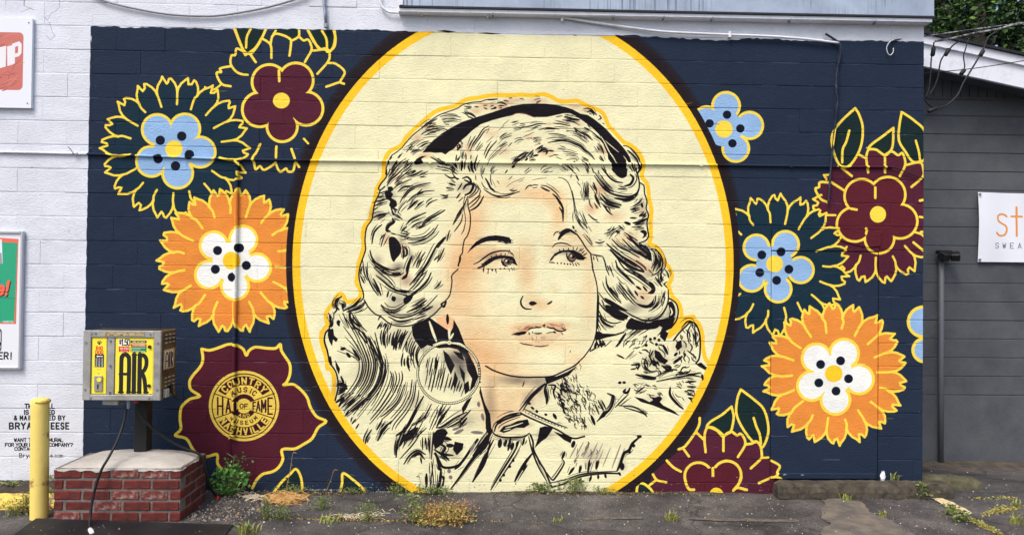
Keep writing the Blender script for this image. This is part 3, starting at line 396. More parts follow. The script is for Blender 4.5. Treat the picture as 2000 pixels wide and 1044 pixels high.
    t=np.linspace(0,2*np.pi,90); hp=np.stack([668+158*np.cos(t),412+154*np.sin(t)],1); c.stroke(hp,13,INK,smooth=False)
    for q in np.arange(0,2*np.pi,.062): c.disc(668+158*np.cos(q),412+154*np.sin(q),4.4,CREAM)
    strokes(c,'12:570,150 590,210 606,250;10:670,185 672,240;11:590,268 640,255 672,257;9:692,210 675,240;9:672,257 720,262 750,275',CREAM); c.disc(672,257,11,CREAM); c.disc(672,257,5,(214,170,110)); strokes(c,'13:662,115 663,160',INK)
    c.bundle('350,330 345,430 300,540 230,640','430,430 400,520 340,600 260,690',6,7,INK); c.bundle('480,620 430,700 400,800','560,650 500,760 420,850',6,7,INK); c.bundle('130,110 190,210 230,300','260,210 300,280 330,360',7,6,INK); c.bundle('480,200 450,280 470,340','540,260 510,320 520,400',7,9,INK); c.bundle('120,560 150,520 200,490','140,620 180,580 230,540',6,8,INK); c.bundle('360,380 380,440 360,520','420,380 430,440 400,520',5,6,INK); c.bundle('600,560 560,620 540,700','680,580 640,640 600,700',5,7,INK)
    c.bundle('320,160 300,190','360,160 350,210',4,8,INK); c.bundle('330,170 320,230 330,280','480,190 450,250 430,300',12,9,INK); c.bundle('400,180 385,250 395,300','470,190 440,230 420,270',6,12,INK)
    c.bundle('150,230 190,290 215,360 205,430 170,490 120,550','320,200 335,280 355,370 325,480 260,570 190,660',13,7.5,INK,.8); c.bundle('100,300 180,330 220,365','130,180 190,260 225,330',5,7,INK); c.bundle('225,490 180,540 120,590','260,540 200,590 150,630',6,8,INK)
    c.bundle('430,460 400,540 350,590 300,620','500,520 460,600 400,680 390,720',7,7,INK); c.bundle('440,300 430,360 440,400','500,300 490,350 505,400',6,8,INK); c.bundle('450,440 440,500 420,540','520,450 510,540 490,600',6,6,INK)
    strokes(c,'''8:200,180 260,240 300,310 330,400 290,500 200,580 140,630;11:540,530 500,600 450,690 400,730;8:580,570 540,640 480,680;16:420,780 440,740 500,690;14:510,690 480,730 430,760;6:555,690 500,740;10:430,710 405,780 400,840;10:380,655 340,690 305,755;15:350,680 320,720;8:330,650 300,700;9:275,700 250,740 243,770;7:210,670 195,695;8:195,645 175,670;8:160,600 140,630;9:440,875 470,830 510,805 550,825;8:480,840 520,820 545,850;8:525,840 530,870;7:535,740 535,800;7:550,740 555,800;7:565,740 570,810;7:590,710 580,850;5:590,850 580,950;13:555,925 555,990;5:580,860 590,960 580,1010
10:120,25 95,40 95,70 110,90;9:125,60 130,90;11:60,120 70,160 60,180;9c:60,185 40,210 35,250 50,300 60,350 70,370 65,330;14:120,290 140,285;14:150,310 165,330;8c:70,370 90,400 100,430 105,480 90,550;14:120,430 130,460 110,470 140,480 115,500 150,490;10:105,520 140,500;14:95,560 130,540 110,580;10:220,30 180,70 130,95;8:240,50 200,85 150,100;8:160,90 165,140 190,180 240,210;7:170,100 200,150 250,200;12:100,150 110,170;10:180,290 215,345;8:205,200 250,260
12:620,770 650,790 640,820 690,830;18:660,780 690,780;14:640,740 680,750;11:595,800 640,830 670,855;13c:600,820 620,860 640,890 690,890 730,870 780,800 815,750;13:780,870 800,830 850,770 880,720 887,700;11:605,830 620,890 630,900;11:735,870 700,900;12:880,700 860,780 800,840 740,920 680,1000;11:880,760 850,870 790,965;9:760,610 700,640 640,680 610,690;9:780,600 720,660 660,690;9:670,590 630,640 605,690;8:640,570 610,640;14:630,900 620,980 605,1000;12:760,640 720,690''',comp=.75)
    strokes(c,'14:820,560 822,580;14:838,620 845,650;15:700,720 740,700;14:785,712 840,715;13:800,770 780,810;16:668,905 672,915;16:676,938 680,945;12:690,700 720,690',(128,116,108))
    # --- neck, collar, jacket
    S(920,620,2.983)
    fills(c,'430,350 500,340 560,315 620,280 570,335 530,352 480,372 440,388;50,400 75,480 110,580 120,650 100,680 85,640 85,570 65,480;400,640 430,630 480,640 440,700 410,720 370,760 390,700;480,660 540,680 590,700 580,730 540,710;165,660 190,630 230,620 270,600 330,590 340,620 310,640 260,640 220,660 190,670;735,600 770,545 805,535 780,575;950,460 1000,470 1040,490 1060,480 1050,460 1070,465 1100,455 1115,470 1100,490 1120,510 1180,540 1215,570 1160,550 1060,510 990,490;1310,270 1340,260 1375,290 1365,305 1330,285;1070,185 1100,200 1120,230 1150,250 1130,270 1100,260 1070,230;1190,170 1200,140 1225,130 1230,170 1205,190;1050,20 1150,0 1190,0 1170,60 1110,90 1080,110 1120,60;730,90 860,95 800,110 740,130',smooth=False)
    strokes(c,'6:200,640 240,630 300,610;5:190,655 230,645',CREAM)
    c.bundle('620,720 560,830','900,740 850,880',9,10,(150,140,124)); c.hatch('500,380 560,340 630,270 645,330 600,430 640,520 680,650 600,640 540,560 490,470',110,58,34,5,INK); c.hatch('510,400 560,365 590,380 540,470 560,560 520,540 500,450',34,50,26,10,INK); c.hatch('980,170 1060,120 1130,150 1150,260 1100,330 1010,320',26,50,40,8,INK); c.hatch('1190,110 1250,50 1300,40 1325,100 1325,240 1200,260',28,75,42,7,INK); c.hatch('640,400 700,450 760,520 700,560 640,500',16,60,36,4,INK)
    strokes(c,'''9c:85,280 140,310 220,335 300,345 380,345 470,340 540,310 600,280 630,255;6:310,370 300,400;9:430,380 370,430 320,490 280,540;14:440,385 430,420 440,470 440,500;11:450,390 490,395 480,430 490,470;10c:290,555 340,580 420,615 500,650 590,700 660,690;8:310,530 400,575 480,610 560,640;9:440,380 400,415 350,465 300,540;12:350,520 365,530;14:380,540 385,548;12:430,560 440,565;16:480,560 495,585;12:330,495 345,500
10:120,655 140,680 190,695 250,695 310,690 340,670;11:135,660 150,620 200,590 260,570 300,560;10:150,610 190,580 240,560 290,550;11c:345,680 360,720 365,770 400,840 430,890 455,950 465,975;9:335,690 355,770 390,860 440,950;9:440,900 470,940 490,930 540,850 530,820;10c:465,985 540,965 600,935 680,915 780,905 860,905;8:460,960 550,940 640,910 740,898 850,893;11:130,710 90,790 50,870 10,950;11:280,715 250,780 200,860 150,940 115,1000;16:355,790 310,850 280,900 255,950;24:315,850 300,880;10:125,650 60,730 10,800;22:170,710 165,750;16:205,710 195,745;14:230,700 215,770;18:245,730 235,765;14:270,720 265,750;12:310,700 300,740
13:690,830 680,900;13:740,830 730,880;13:640,860 630,900;13:600,870 570,910;24:880,850 880,880;16:985,690 940,730 920,770 890,790 870,850 850,890;16:970,690 990,690;12:860,900 870,915;12:640,930 630,960;12:740,915 740,935;12:780,910 785,930;12:700,920 690,950;20:600,720 590,750;14:530,820 545,780;18:940,740 950,745;16:915,775 925,780
16:700,570 720,620;13:735,600 780,560 800,540 820,510 830,470 830,455 795,440;9:740,480 770,540;9:720,500 745,560;9:760,480 785,530;8:915,445 840,520;14:900,415 890,430 910,435 925,410;14:860,378 872,376;14:885,376 897,376;8:860,510 950,520 1020,560;8:890,520 1000,555 1025,575;9:1010,400 960,440;14:1160,405 1160,450 1200,500 1235,530;10:1340,320 1280,330 1200,350;9:1345,345 1280,335 1180,350 1080,370;10:1250,375 1310,370;10:1260,400 1310,402;10:1260,420 1300,425;10:1260,445 1295,450;10:1270,465 1290,470;14:1345,330 1350,360
9:850,215 890,235;5:950,190 900,240;12:935,275 975,272 970,300;8:930,300 960,295;14:960,330 1000,340 1060,350 1075,345;8:1080,340 1120,320 1170,300;9:1020,230 1010,270 1040,310 1080,310;10:1035,220 1050,250 1040,280;9:1060,190 1040,230;16:1120,160 1145,210;12:1110,280 1160,290 1130,310;14:1180,265 1230,225;14:1185,220 1200,205;12:1240,205 1250,220;10c:1180,130 1210,90 1250,50 1280,25 1310,40 1330,90 1335,150 1330,230 1310,265;8:1280,40 1260,90 1270,150;8:1300,50 1310,110 1305,160;8:1260,190 1310,230;14:900,90 850,165;8:1040,0 980,60 900,130;14:730,140 720,180;14:750,130 760,170;14:780,150 740,160''',comp=.6)
    c.hatch('860,120 960,90 1040,110 1000,180 900,200',14,-48,40,6,INK); c.hatch('1100,300 1180,270 1300,290 1200,340',14,-20,46,8,INK); c.hatch('940,380 1080,370 1150,430 1080,470 960,430',14,25,40,6,INK); c.hatch('560,420 660,380 740,470 700,560 600,540',40,62,36,5,INK); c.hatch('1180,380 1300,360 1290,480 1220,500',12,40,36,7,INK); c.hatch('620,740 700,720 760,780 700,880 600,860',14,112,44,6,(90,82,76)); fills(c,'1110,60 1150,90 1130,140 1100,110;1040,240 1075,250 1085,285 1060,280',INK,False)
    c.bundle('960,10 870,90','1100,30 930,130',6,6,INK)
    for x,y in ((1045,125),(1070,120),(1095,130),(1080,155),(1020,160),(245,830),(225,865),(190,915),(170,945)): c.disc(x,y,9,INK)
    for i in range(13): c.disc(318+i*19,548+i*8,3.2,INK)
    for i in range(8): c.disc(44+ i*1.2,262+i*16,5,INK)
def wall_text(c):
    S=c.sec; S(0,0,1); K=(30,30,34)
    c.text('THIS WALL',77.5,788,8.4,K,.26,anchor='c',wid=.6,adv=7.4)
    c.text('IS PAINTED',76,800,8,K,.26,anchor='c',wid=.58,adv=7.2); c.text('& MAINTAINED BY',77,811,8,K,.26,anchor='c',wid=.6,adv=7.8)
    c.text('BRYA',18.5,825,11.5,K,.24,wid=.62,adv=11.6); c.text('EESE',100,825,11.5,K,.24,wid=.46,adv=9.5)
    c.text('WANT TO',27.5,855,6.4,K,.25,wid=.72,adv=6.3); c.text('MURAL',96,855,6.4,K,.25,wid=.72,adv=5.6)
    c.text('FOR YOUR BA',10,864.5,6.2,K,.25,wid=.7,adv=5.9); c.text('COMPANY?',96,864.5,6.2,K,.25,wid=.7,adv=5.9); c.text('CONTACT',28.5,872.5,6,K,.25,wid=.7,adv=5.9)
    c.text('Brya',37.5,884.5,8,K,.15,wid=.62,adv=6.4); c.text('e.com',98,885,7,K,.13,wid=.62,adv=5.6)
# ---------------------------------------------------------------- helpers
def at(px,py,Y=0.0):
    d=((px-1000)/FPX)*AX+((522-py)/FPX)*AU+AF; t=(Y-CAM[1])/d[1]; return CAM+t*d
def gr(px,py,z=0.0):
    d=((px-1000)/FPX)*AX+((522-py)/FPX)*AU+AF; t=(z-CAM[2])/d[2]; return CAM+t*d
def lin(c):
    return tuple((v/255/12.92 if v/255<=.04045 else ((v/255+.055)/1.055)**2.4) for v in c)
rnd=random.Random(7)
def mat(name,col,rough=.7,col2=None,nscale=8.,ndetail=6.,nlo=.4,nhi=.62,bump=0.,bscale=60.,metal=0.,spec=.4,rand=0.,space='Object'):
    """procedural material: base colour, a second colour through noise, relief, and an optional per object tint"""
    m=bpy.data.materials.new(name); m.use_nodes=True; t=m.node_tree; b=t.nodes['Principled BSDF']
    b.inputs['Roughness'].default_value=rough; b.inputs['Metallic'].default_value=metal; b.inputs['Specular IOR Level'].default_value=spec
    c1=(*lin(col),1); out=None
    tc=t.nodes.new('ShaderNodeTexCoord'); src=tc.outputs['Object']
    if space=='World': g=t.nodes.new('ShaderNodeNewGeometry'); src=g.outputs['Position']
    if col2 is not None:
        n=t.nodes.new('ShaderNodeTexNoise'); n.inputs['Scale'].default_value=nscale; n.inputs['Detail'].default_value=ndetail; n.inputs['Roughness'].default_value=.65; t.links.new(src,n.inputs['Vector'])
        r=t.nodes.new('ShaderNodeValToRGB'); r.color_ramp.elements[0].position=nlo; r.color_ramp.elements[1].position=nhi; r.color_ramp.elements[0].color=c1; r.color_ramp.elements[1].color=(*lin(col2),1)
        t.links.new(n.outputs['Fac'],r.inputs['Fac']); out=r.outputs['Color']
    if rand:
        oi=t.nodes.new('ShaderNodeObjectInfo'); mp=t.nodes.new('ShaderNodeMapRange'); mp.inputs['To Min'].default_value=1-rand; mp.inputs['To Max'].default_value=1+rand; t.links.new(oi.outputs['Random'],mp.inputs['Value'])
        mx=t.nodes.new('ShaderNodeHueSaturation')
        if out: t.links.new(out,mx.inputs['Color'])
        else: mx.inputs['Color'].default_value=c1
        t.links.new(mp.outputs['Result'],mx.inputs['Value']); out=mx.outputs['Color']
    if out: t.links.new(out,b.inputs['Base Color'])
    else: b.inputs['Base Color'].default_value=c1
    if bump:
        n=t.nodes.new('ShaderNodeTexNoise'); n.inputs['Scale'].default_value=bscale; n.inputs['Detail'].default_value=5; t.links.new(src,n.inputs['Vector'])
        bp=t.nodes.new('ShaderNodeBump'); bp.inputs['Strength'].default_value=bump; bp.inputs['Distance'].default_value=.01; t.links.new(n.outputs['Fac'],bp.inputs['Height']); t.links.new(bp.outputs['Normal'],b.inputs['Normal'])
    return m
def image_of(c,name):
    a=np.ones((c.H,c.W,4),np.float32); a[...,:3]=np.clip(c.a,0,1); im=bpy.data.images.new(name,c.W,c.H,alpha=False); im.pixels.foreach_set(a[::-1].ravel()); im.update(); im.pack(); return im
def uvmat(name,c,rough=.45,bump=0.,spec=.5):
    m=mat(name,(200,200,200),rough,spec=spec); t=m.node_tree; b=t.nodes['Principled BSDF']; n=t.nodes.new('ShaderNodeTexImage'); n.image=image_of(c,name); n.extension='EXTEND'
    uv=t.nodes.new('ShaderNodeTexCoord'); t.links.new(uv.outputs['UV'],n.inputs['Vector']); t.links.new(n.outputs['Color'],b.inputs['Base Color']); return m
class MB:
    def __init__(s): s.v=[]; s.f=[]
    def add(s,v,f):
        k=len(s.v); s.v+=[tuple(map(float,q)) for q in v]; s.f+=[tuple(i+k for i in q) for q in f]; return s
    def box(s,x0,x1,y0,y1,z0,z1,bev=0.):
        if bev<=0:
            return s.add([(x0,y0,z0),(x1,y0,z0),(x1,y1,z0),(x0,y1,z0),(x0,y0,z1),(x1,y0,z1),(x1,y1,z1),(x0,y1,z1)],[(0,3,2,1),(4,5,6,7),(0,1,5,4),(1,2,6,5),(2,3,7,6),(3,0,4,7)])
        b=bev; V=[]; F=[]; idx={}
        for sx in (0,1):
            for sy in (0,1):
                for sz in (0,1):
                    X=(x0,x1)[sx];Y=(y0,y1)[sy];Z=(z0,z1)[sz]; dx=b if sx==0 else -b; dy=b if sy==0 else -b; dz=b if sz==0 else -b
                    for ax,p in (('x',(X,Y+dy,Z+dz)),('y',(X+dx,Y,Z+dz)),('z',(X+dx,Y+dy,Z))): idx[(sx,sy,sz,ax)]=len(V); V.append(p)
        I=lambda a,b_,c,ax: idx[(a,b_,c,ax)]
        F+=[(I(0,0,0,'x'),I(0,0,1,'x'),I(0,1,1,'x'),I(0,1,0,'x')),(I(1,0,0,'x'),I(1,1,0,'x'),I(1,1,1,'x'),I(1,0,1,'x')),(I(0,0,0,'y'),I(1,0,0,'y'),I(1,0,1,'y'),I(0,0,1,'y')),(I(0,1,0,'y'),I(0,1,1,'y'),I(1,1,1,'y'),I(1,1,0,'y')),(I(0,0,0,'z'),I(0,1,0,'z'),I(1,1,0,'z'),I(1,0,0,'z')),(I(0,0,1,'z'),I(1,0,1,'z'),I(1,1,1,'z'),I(0,1,1,'z'))]
        for a in (0,1):
            for c in (0,1):
                F.append((I(a,c,0,'x'),I(a,c,1,'x'),I(a,c,1,'y'),I(a,c,0,'y'))); F.append((I(a,0,c,'x'),I(a,1,c,'x'),I(a,1,c,'z'),I(a,0,c,'z'))); F.append((I(0,a,c,'y'),I(1,a,c,'y'),I(1,a,c,'z'),I(0,a,c,'z')))
                for e in (0,1): F.append((I(a,c,e,'x'),I(a,c,e,'y'),I(a,c,e,'z')))
        return s.add(V,F)
    def tube(s,P,r,n=8,cap=True):
        P=[Vector(p) for p in P]; rr=r if isinstance(r,(list,tuple)) else [r]*len(P); V=[];F=[]; ref=Vector((0.13,0.31,.94))
        for i,p in enumerate(P):
            t=(P[min(i+1,len(P)-1)]-P[max(i-1,0)]).normalized(); a=t.cross(ref)
            if a.length<.05: a=t.cross(Vector((1,0,0)))
            a.normalize(); b=t.cross(a)
            V+=[p+(a*math.cos(2*math.pi*k/n)+b*math.sin(2*math.pi*k/n))*rr[i] for k in range(n)]
        for i in range(len(P)-1):
            for k in range(n): F.append((i*n+k,i*n+(k+1)%n,(i+1)*n+(k+1)%n,(i+1)*n+k))
        if cap: F+= [tuple(range(n-1,-1,-1)),tuple((len(P)-1)*n+k for k in range(n))]
        return s.add(V,F)
    def prism(s,pts,y0,y1):
        """polygon in x,z (counter-clockwise seen from -y) pushed from y0 to y1"""
        n=len(pts); return s.add([(x,y0,z) for x,z in pts]+[(x,y1,z) for x,z in pts],[tuple(range(n)),tuple(range(2*n-1,n-1,-1))]+[((i+1)%n,i,n+i,n+(i+1)%n) for i in range(n)])
    def lathe(s,c,prof,n=24):
        V=[];F=[]
        for r,z in prof: V+=[(c[0]+r*math.cos(2*math.pi*k/n),c[1]+r*math.sin(2*math.pi*k/n),c[2]+z) for k in range(n)]
        for i in range(len(prof)-1):
            for k in range(n): F.append((i*n+k,i*n+(k+1)%n,(i+1)*n+(k+1)%n,(i+1)*n+k))
        F+=[tuple(range(n-1,-1,-1)),tuple((len(prof)-1)*n+k for k in range(n))]; return s.add(V,F)
    def ydisc(s,c,r,y0,y1,n=14):
        P=[(c[0]+r*math.cos(2*math.pi*k/n),c[1]+r*math.sin(2*math.pi*k/n)) for k in range(n)]; return s.prism(P,y0,y1)
    def mesh(s,name):
        me=bpy.data.meshes.new(name); me.from_pydata(s.v,[],s.f); me.validate(); me.update(); return me
    def build(s,name,m,parent=None,smooth=False):
        me=s.mesh(name); me.materials.append(m); o=bpy.data.objects.new(name,me); COL.objects.link(o)
        if smooth:
            for p in me.polygons: p.use_smooth=True
        if parent: o.parent=parent
        return o
def tag(o,label=None,cat=None,group=None,kind=None):
    for k,v in (('label',label),('category',cat),('group',group),('kind',kind)):
        if v: o[k]=v
    return o
def thing(name,label,cat,group=None,loc=(0,0,0)):
    o=bpy.data.objects.new(name,None); COL.objects.link(o); o.location=loc; o.empty_display_size=.1; return tag(o,label,cat,group)
def inst(name,me,parent,loc=(0,0,0),rot=(0,0,0)):
    o=bpy.data.objects.new(name,me); COL.objects.link(o); o.parent=parent; o.location=loc; o.rotation_euler=rot; return o
def decal(name,P,m,parent=None):
    """four corners: lower left, lower right, upper right, upper left"""
    me=bpy.data.meshes.new(name); me.from_pydata([tuple(p) for p in P],[],[(0,1,2,3)]); u=me.uv_layers.new()
    for i,q in enumerate(((0,0),(1,0),(1,1),(0,1))): u.data[i].uv=q
    me.materials.append(m); o=bpy.data.objects.new(name,me); COL.objects.link(o)
    if parent: o.parent=parent
    return o
def smoothpath(P,n=6): return [tuple(p) for p in crom(np.array(P,float),n)]
# ---------------------------------------------------------------- wall paint
TX0,TX1,TZ0,TZ1,TW,TH=-4.5,3.9,-.08,4.12,4096,2048
def T_wall(P):
    P=np.asarray(P,float); d=((P[:,0:1]-1000)/FPX)*AX+((522-P[:,1:2])/FPX)*AU+AF; t=(0-CAM[1])/d[:,1:2]; Wp=CAM+t*d
    return np.stack([(Wp[:,0]-TX0)/(TX1-TX0)*TW,(TZ1-Wp[:,2])/(TZ1-TZ0)*TH],1)
def joint_marks(c):
    """broken runs along the bed joints, paler on dark paint, darker on pale"""
    r=np.random.RandomState(9); kx=TW/(TX1-TX0); kz=TH/(TZ1-TZ0)
    for k in range(-1,19):
        v=(TZ1-(.095+(18-k)*.2032))*kz; x=0.
        while x<TW-60:
            L=r.uniform(15,150); x+=r.uniform(10,210)
            if x+L>=TW-5: break
            px=c.a[int(np.clip(v-6,0,TH-1)),int(x+L/2)]; lum=px.mean()
            if lum<.45: col,al=(118,128,148),r.uniform(.15,.6)
            elif lum<.85 and px[2]<.5: col,al=(110,80,50),r.uniform(.1,.4)
            else: col,al=((150,140,110) if px[2]<.8 else (150,152,162)),r.uniform(.08,.35)
            n=max(3,int(L/14)); P=np.stack([np.linspace(x,x+L,n),v+r.uniform(-1.6,1.6,n)],1); c.stroke(P,r.uniform(.7,1.5),col,.6,smooth=False,al=al,raw=True); x+=L
    # hairline scuffs and dry roller misses
    for _ in range(520):
        x,v=r.uniform(0,TW),r.uniform(90,TH-60); L=r.uniform(8,46); px=c.a[int(v),int(min(x,TW-1))]; lum=px.mean(); col=np.clip(px*255*(1.35 if lum<.5 else .86)+(10 if lum<.5 else 0),0,255)
        c.stroke([[x,v],[x+L*.5,v+r.uniform(-3,3)],[x+L,v+r.uniform(-5,5)]],r.uniform(.5,1.6),col,.8,al=r.uniform(.2,.6),raw=True,n=4)
cv=Canvas(TW,TH,T_wall,TW/(TX1-TX0)/226.,bg=WHT); flowers(cv); portrait(cv); finish(cv); wall_text(cv); joint_marks(cv)
WALL_IMG=image_of(cv,'wall_paint'); del cv
def wall_material():
    m=mat('painted_block',(220,222,230),.85,spec=.12); t=m.node_tree; b=t.nodes['Principled BSDF']; L=t.links
    g=t.nodes.new('ShaderNodeNewGeometry'); s=t.nodes.new('ShaderNodeSeparateXYZ'); L.new(g.outputs['Position'],s.inputs[0])
    u=t.nodes.new('ShaderNodeMapRange'); v=t.nodes.new('ShaderNodeMapRange'); u.clamp=v.clamp=False
    for n,a,b_,o in ((u,TX0,TX1,'X'),(v,TZ0,TZ1,'Z')): n.inputs['From Min'].default_value=a; n.inputs['From Max'].default_value=b_; L.new(s.outputs[o],n.inputs['Value'])
    c=t.nodes.new('ShaderNodeCombineXYZ'); L.new(u.outputs['Result'],c.inputs[0]); L.new(v.outputs['Result'],c.inputs[1])
    im=t.nodes.new('ShaderNodeTexImage'); im.image=WALL_IMG; im.extension='EXTEND'; L.new(c.outputs[0],im.inputs['Vector'])
    # uneven coats of paint and grime
    n1=t.nodes.new('ShaderNodeTexNoise'); n1.inputs['Scale'].default_value=2.2; n1.inputs['Detail'].default_value=7; n1.inputs['Roughness'].default_value=.7; L.new(g.outputs['Position'],n1.inputs['Vector'])
    mp=t.nodes.new('ShaderNodeMapRange'); mp.inputs['From Min'].default_value=.3; mp.inputs['From Max'].default_value=.7; mp.inputs['To Min'].default_value=.86; mp.inputs['To Max'].default_value=1.07; L.new(n1.outputs['Fac'],mp.inputs['Value'])
    hs=t.nodes.new('ShaderNodeHueSaturation'); L.new(im.outputs['Color'],hs.inputs['Color']); L.new(mp.outputs['Result'],hs.inputs['Value']); L.new(hs.outputs['Color'],b.inputs['Base Color'])
    # roller stipple and block texture
    sx=t.nodes.new('ShaderNodeMapping'); sx.inputs['Scale'].default_value=(1,1,2.2); L.new(g.outputs['Position'],sx.inputs['Vector'])
    n2=t.nodes.new('ShaderNodeTexNoise'); n2.inputs['Scale'].default_value=38; n2.inputs['Detail'].default_value=6; n2.inputs['Roughness'].default_value=.6; L.new(sx.outputs['Vector'],n2.inputs['Vector'])
    n3=t.nodes.new('ShaderNodeTexNoise'); n3.inputs['Scale'].default_value=9; n3.inputs['Detail'].default_value=3; L.new(g.outputs['Position'],n3.inputs['Vector'])
    ad=t.nodes.new('ShaderNodeMath'); ad.operation='ADD'; L.new(n2.outputs['Fac'],ad.inputs[0]); L.new(n3.outputs['Fac'],ad.inputs[1])
    bp=t.nodes.new('ShaderNodeBump'); bp.inputs['Strength'].default_value=.7; bp.inputs['Distance'].default_value=.008; L.new(ad.outputs[0],bp.inputs['Height']); L.new(bp.outputs['Normal'],b.inputs['Normal'])
    return m
WALL=wall_material()
# ---------------------------------------------------------------- ground
def gz(x,y):
    z=.012*math.sin(x*1.7+y*2.1)+.008*math.sin(x*4.3-y*3.7)
    z*=.5
    if y>-.7: z+=.014*min(1,(y+.7)/.5)
    if x>3.7 and y>.2: z-=.10*min(1,(y-.2)/1.1)*min(1,(x-3.7)/.3)
    return z
def ground_mesh():
    xs=[-40,-25,-14,-9,-6.5]+list(np.arange(-5.2,8.0,.12))+[8.6,10,14,25,40]; ys=[-60,-30,-14,-8,-5,-3.5,-2.6]+list(np.arange(-2.2,2.6,.1))+[3.2,5,9,20,45]
    V=[];F=[]; n=len(xs); r=np.random.RandomState(2)
    for y in ys:
        for x in xs: V.append((x,y,gz(x,y)+(r.uniform(-.004,.004) if -5<x<8 and -2<y<2.5 else 0)))
    for j in range(len(ys)-1):
        for i in range(n-1): F.append((j*n+i,j*n+i+1,(j+1)*n+i+1,(j+1)*n+i))
    return MB().add(V,F)
def asphalt_mat():
    m=mat('asphalt',(78,74,72),.88,spec=.25,space='World'); t=m.node_tree; b=t.nodes['Principled BSDF']; L=t.links; g=t.nodes.new('ShaderNodeNewGeometry'); P=g.outputs['Position']
    def noise(s,d=6,r=.6):
        n=t.nodes.new('ShaderNodeTexNoise'); n.inputs['Scale'].default_value=s; n.inputs['Detail'].default_value=d; n.inputs['Roughness'].default_value=r; L.new(P,n.inputs['Vector']); return n.outputs['Fac']
    def ramp(f,stops):
        r=t.nodes.new('ShaderNodeValToRGB'); e=r.color_ramp.elements
        while len(e)<len(stops): e.new(.5)
        for k,(p,c) in zip(e,stops): k.position=p; k.color=(*lin(c),1)
        L.new(f,r.inputs['Fac']); return r.outputs['Color']
    base=ramp(noise(1.6,8,.7),[(.34,(66,64,65)),(.5,(96,93,92)),(.66,(128,123,119))])
    grit=ramp(noise(95,3,.8),[(.34,(40,38,38)),(.5,(128,128,128)),(.66,(205,202,198))])
    mx=t.nodes.new('ShaderNodeMix'); mx.data_type='RGBA'; mx.blend_type='OVERLAY'; mx.inputs['Factor'].default_value=.75; L.new(base,mx.inputs['A']); L.new(grit,mx.inputs['B'])
    # brown silt and moss in shaped patches
    f=t.nodes.new('ShaderNodeMapRange'); f.inputs['From Min'].default_value=.58; f.inputs['From Max'].default_value=.70; f.inputs['To Max'].default_value=.6; L.new(noise(2.7,9,.72),f.inputs['Value'])
    m2=t.nodes.new('ShaderNodeMix'); m2.data_type='RGBA'; m2.inputs['B'].default_value=(*lin((92,80,62)),1); L.new(f.outputs['Result'],m2.inputs['Factor']); L.new(mx.outputs['Result'],m2.inputs['A'])
    # pale stone chips in the mix
    v=t.nodes.new('ShaderNodeTexVoronoi'); v.inputs['Scale'].default_value=62; L.new(P,v.inputs['Vector']); f2=t.nodes.new('ShaderNodeMapRange'); f2.inputs['From Min'].default_value=.22; f2.inputs['From Max'].default_value=.12; L.new(v.outputs['Distance'],f2.inputs['Value'])
    f3=t.nodes.new('ShaderNodeMapRange'); f3.inputs['From Min'].default_value=.6; f3.inputs['From Max'].default_value=.66; L.new(noise(17,4,.7),f3.inputs['Value']); ml=t.nodes.new('ShaderNodeMath'); ml.operation='MULTIPLY'; L.new(f2.outputs['Result'],ml.inputs[0]); L.new(f3.outputs['Result'],ml.inputs[1])
    m3=t.nodes.new('ShaderNodeMix'); m3.data_type='RGBA'; m3.inputs['B'].default_value=(*lin((178,174,168)),1); L.new(ml.outputs[0],m3.inputs['Factor']); L.new(m2.outputs['Result'],m3.inputs['A'])
    # cracks
    wn=t.nodes.new('ShaderNodeTexNoise'); wn.inputs['Scale'].default_value=3; wn.inputs['Detail'].default_value=5; L.new(P,wn.inputs['Vector']); va=t.nodes.new('ShaderNodeVectorMath'); va.operation='MULTIPLY_ADD'; va.inputs[1].default_value=(.35,.35,.35); L.new(wn.outputs['Color'],va.inputs[0]); L.new(P,va.inputs[2])
    cr=t.nodes.new('ShaderNodeTexVoronoi'); cr.feature='DISTANCE_TO_EDGE'; cr.inputs['Scale'].default_value=.95; L.new(va.outputs[0],cr.inputs['Vector']); fc=t.nodes.new('ShaderNodeMapRange'); fc.inputs['From Min'].default_value=.016; fc.inputs['From Max'].default_value=.004; fc.inputs['To Max'].default_value=.5; L.new(cr.outputs['Distance'],fc.inputs['Value'])
    m4=t.nodes.new('ShaderNodeMix'); m4.data_type='RGBA'; m4.inputs['B'].default_value=(*lin((34,32,30)),1); L.new(fc.outputs['Result'],m4.inputs['Factor']); L.new(m3.outputs['Result'],m4.inputs['A'])
    L.new(m4.outputs['Result'],b.inputs['Base Color'])
    bp=t.nodes.new('ShaderNodeBump'); bp.inputs['Strength'].default_value=.8; bp.inputs['Distance'].default_value=.012; L.new(noise(70,5,.8),bp.inputs['Height']); L.new(bp.outputs['Normal'],b.inputs['Normal']); return m
ASPH=asphalt_mat()
tag(ground_mesh().build('ground',ASPH,smooth=True),kind='structure')
def sheet(pxpts,dz,sub=.06):
    """thin sheet that follows the ground, outlined by ground points"""
    P=[gr(a,b,.0) for a,b in pxpts]; c=np.mean(P,0); mb=MB(); n=len(P); rings=10
    V=[(c[0],c[1],gz(c[0],c[1])+dz)]
    for k in range(1,rings+1):
        for p in P:
            q=c+(p-c)*k/rings; V.append((q[0],q[1],gz(q[0],q[1])+dz+.004))
    F=[(0,1+i,1+(i+1)%n) for i in range(n)]
    for k in range(rings-1):
        for i in range(n): F.append((1+k*n+i,1+(k+1)*n+i,1+(k+1)*n+(i+1)%n,1+k*n+(i+1)%n))
    return mb.add(V,F)
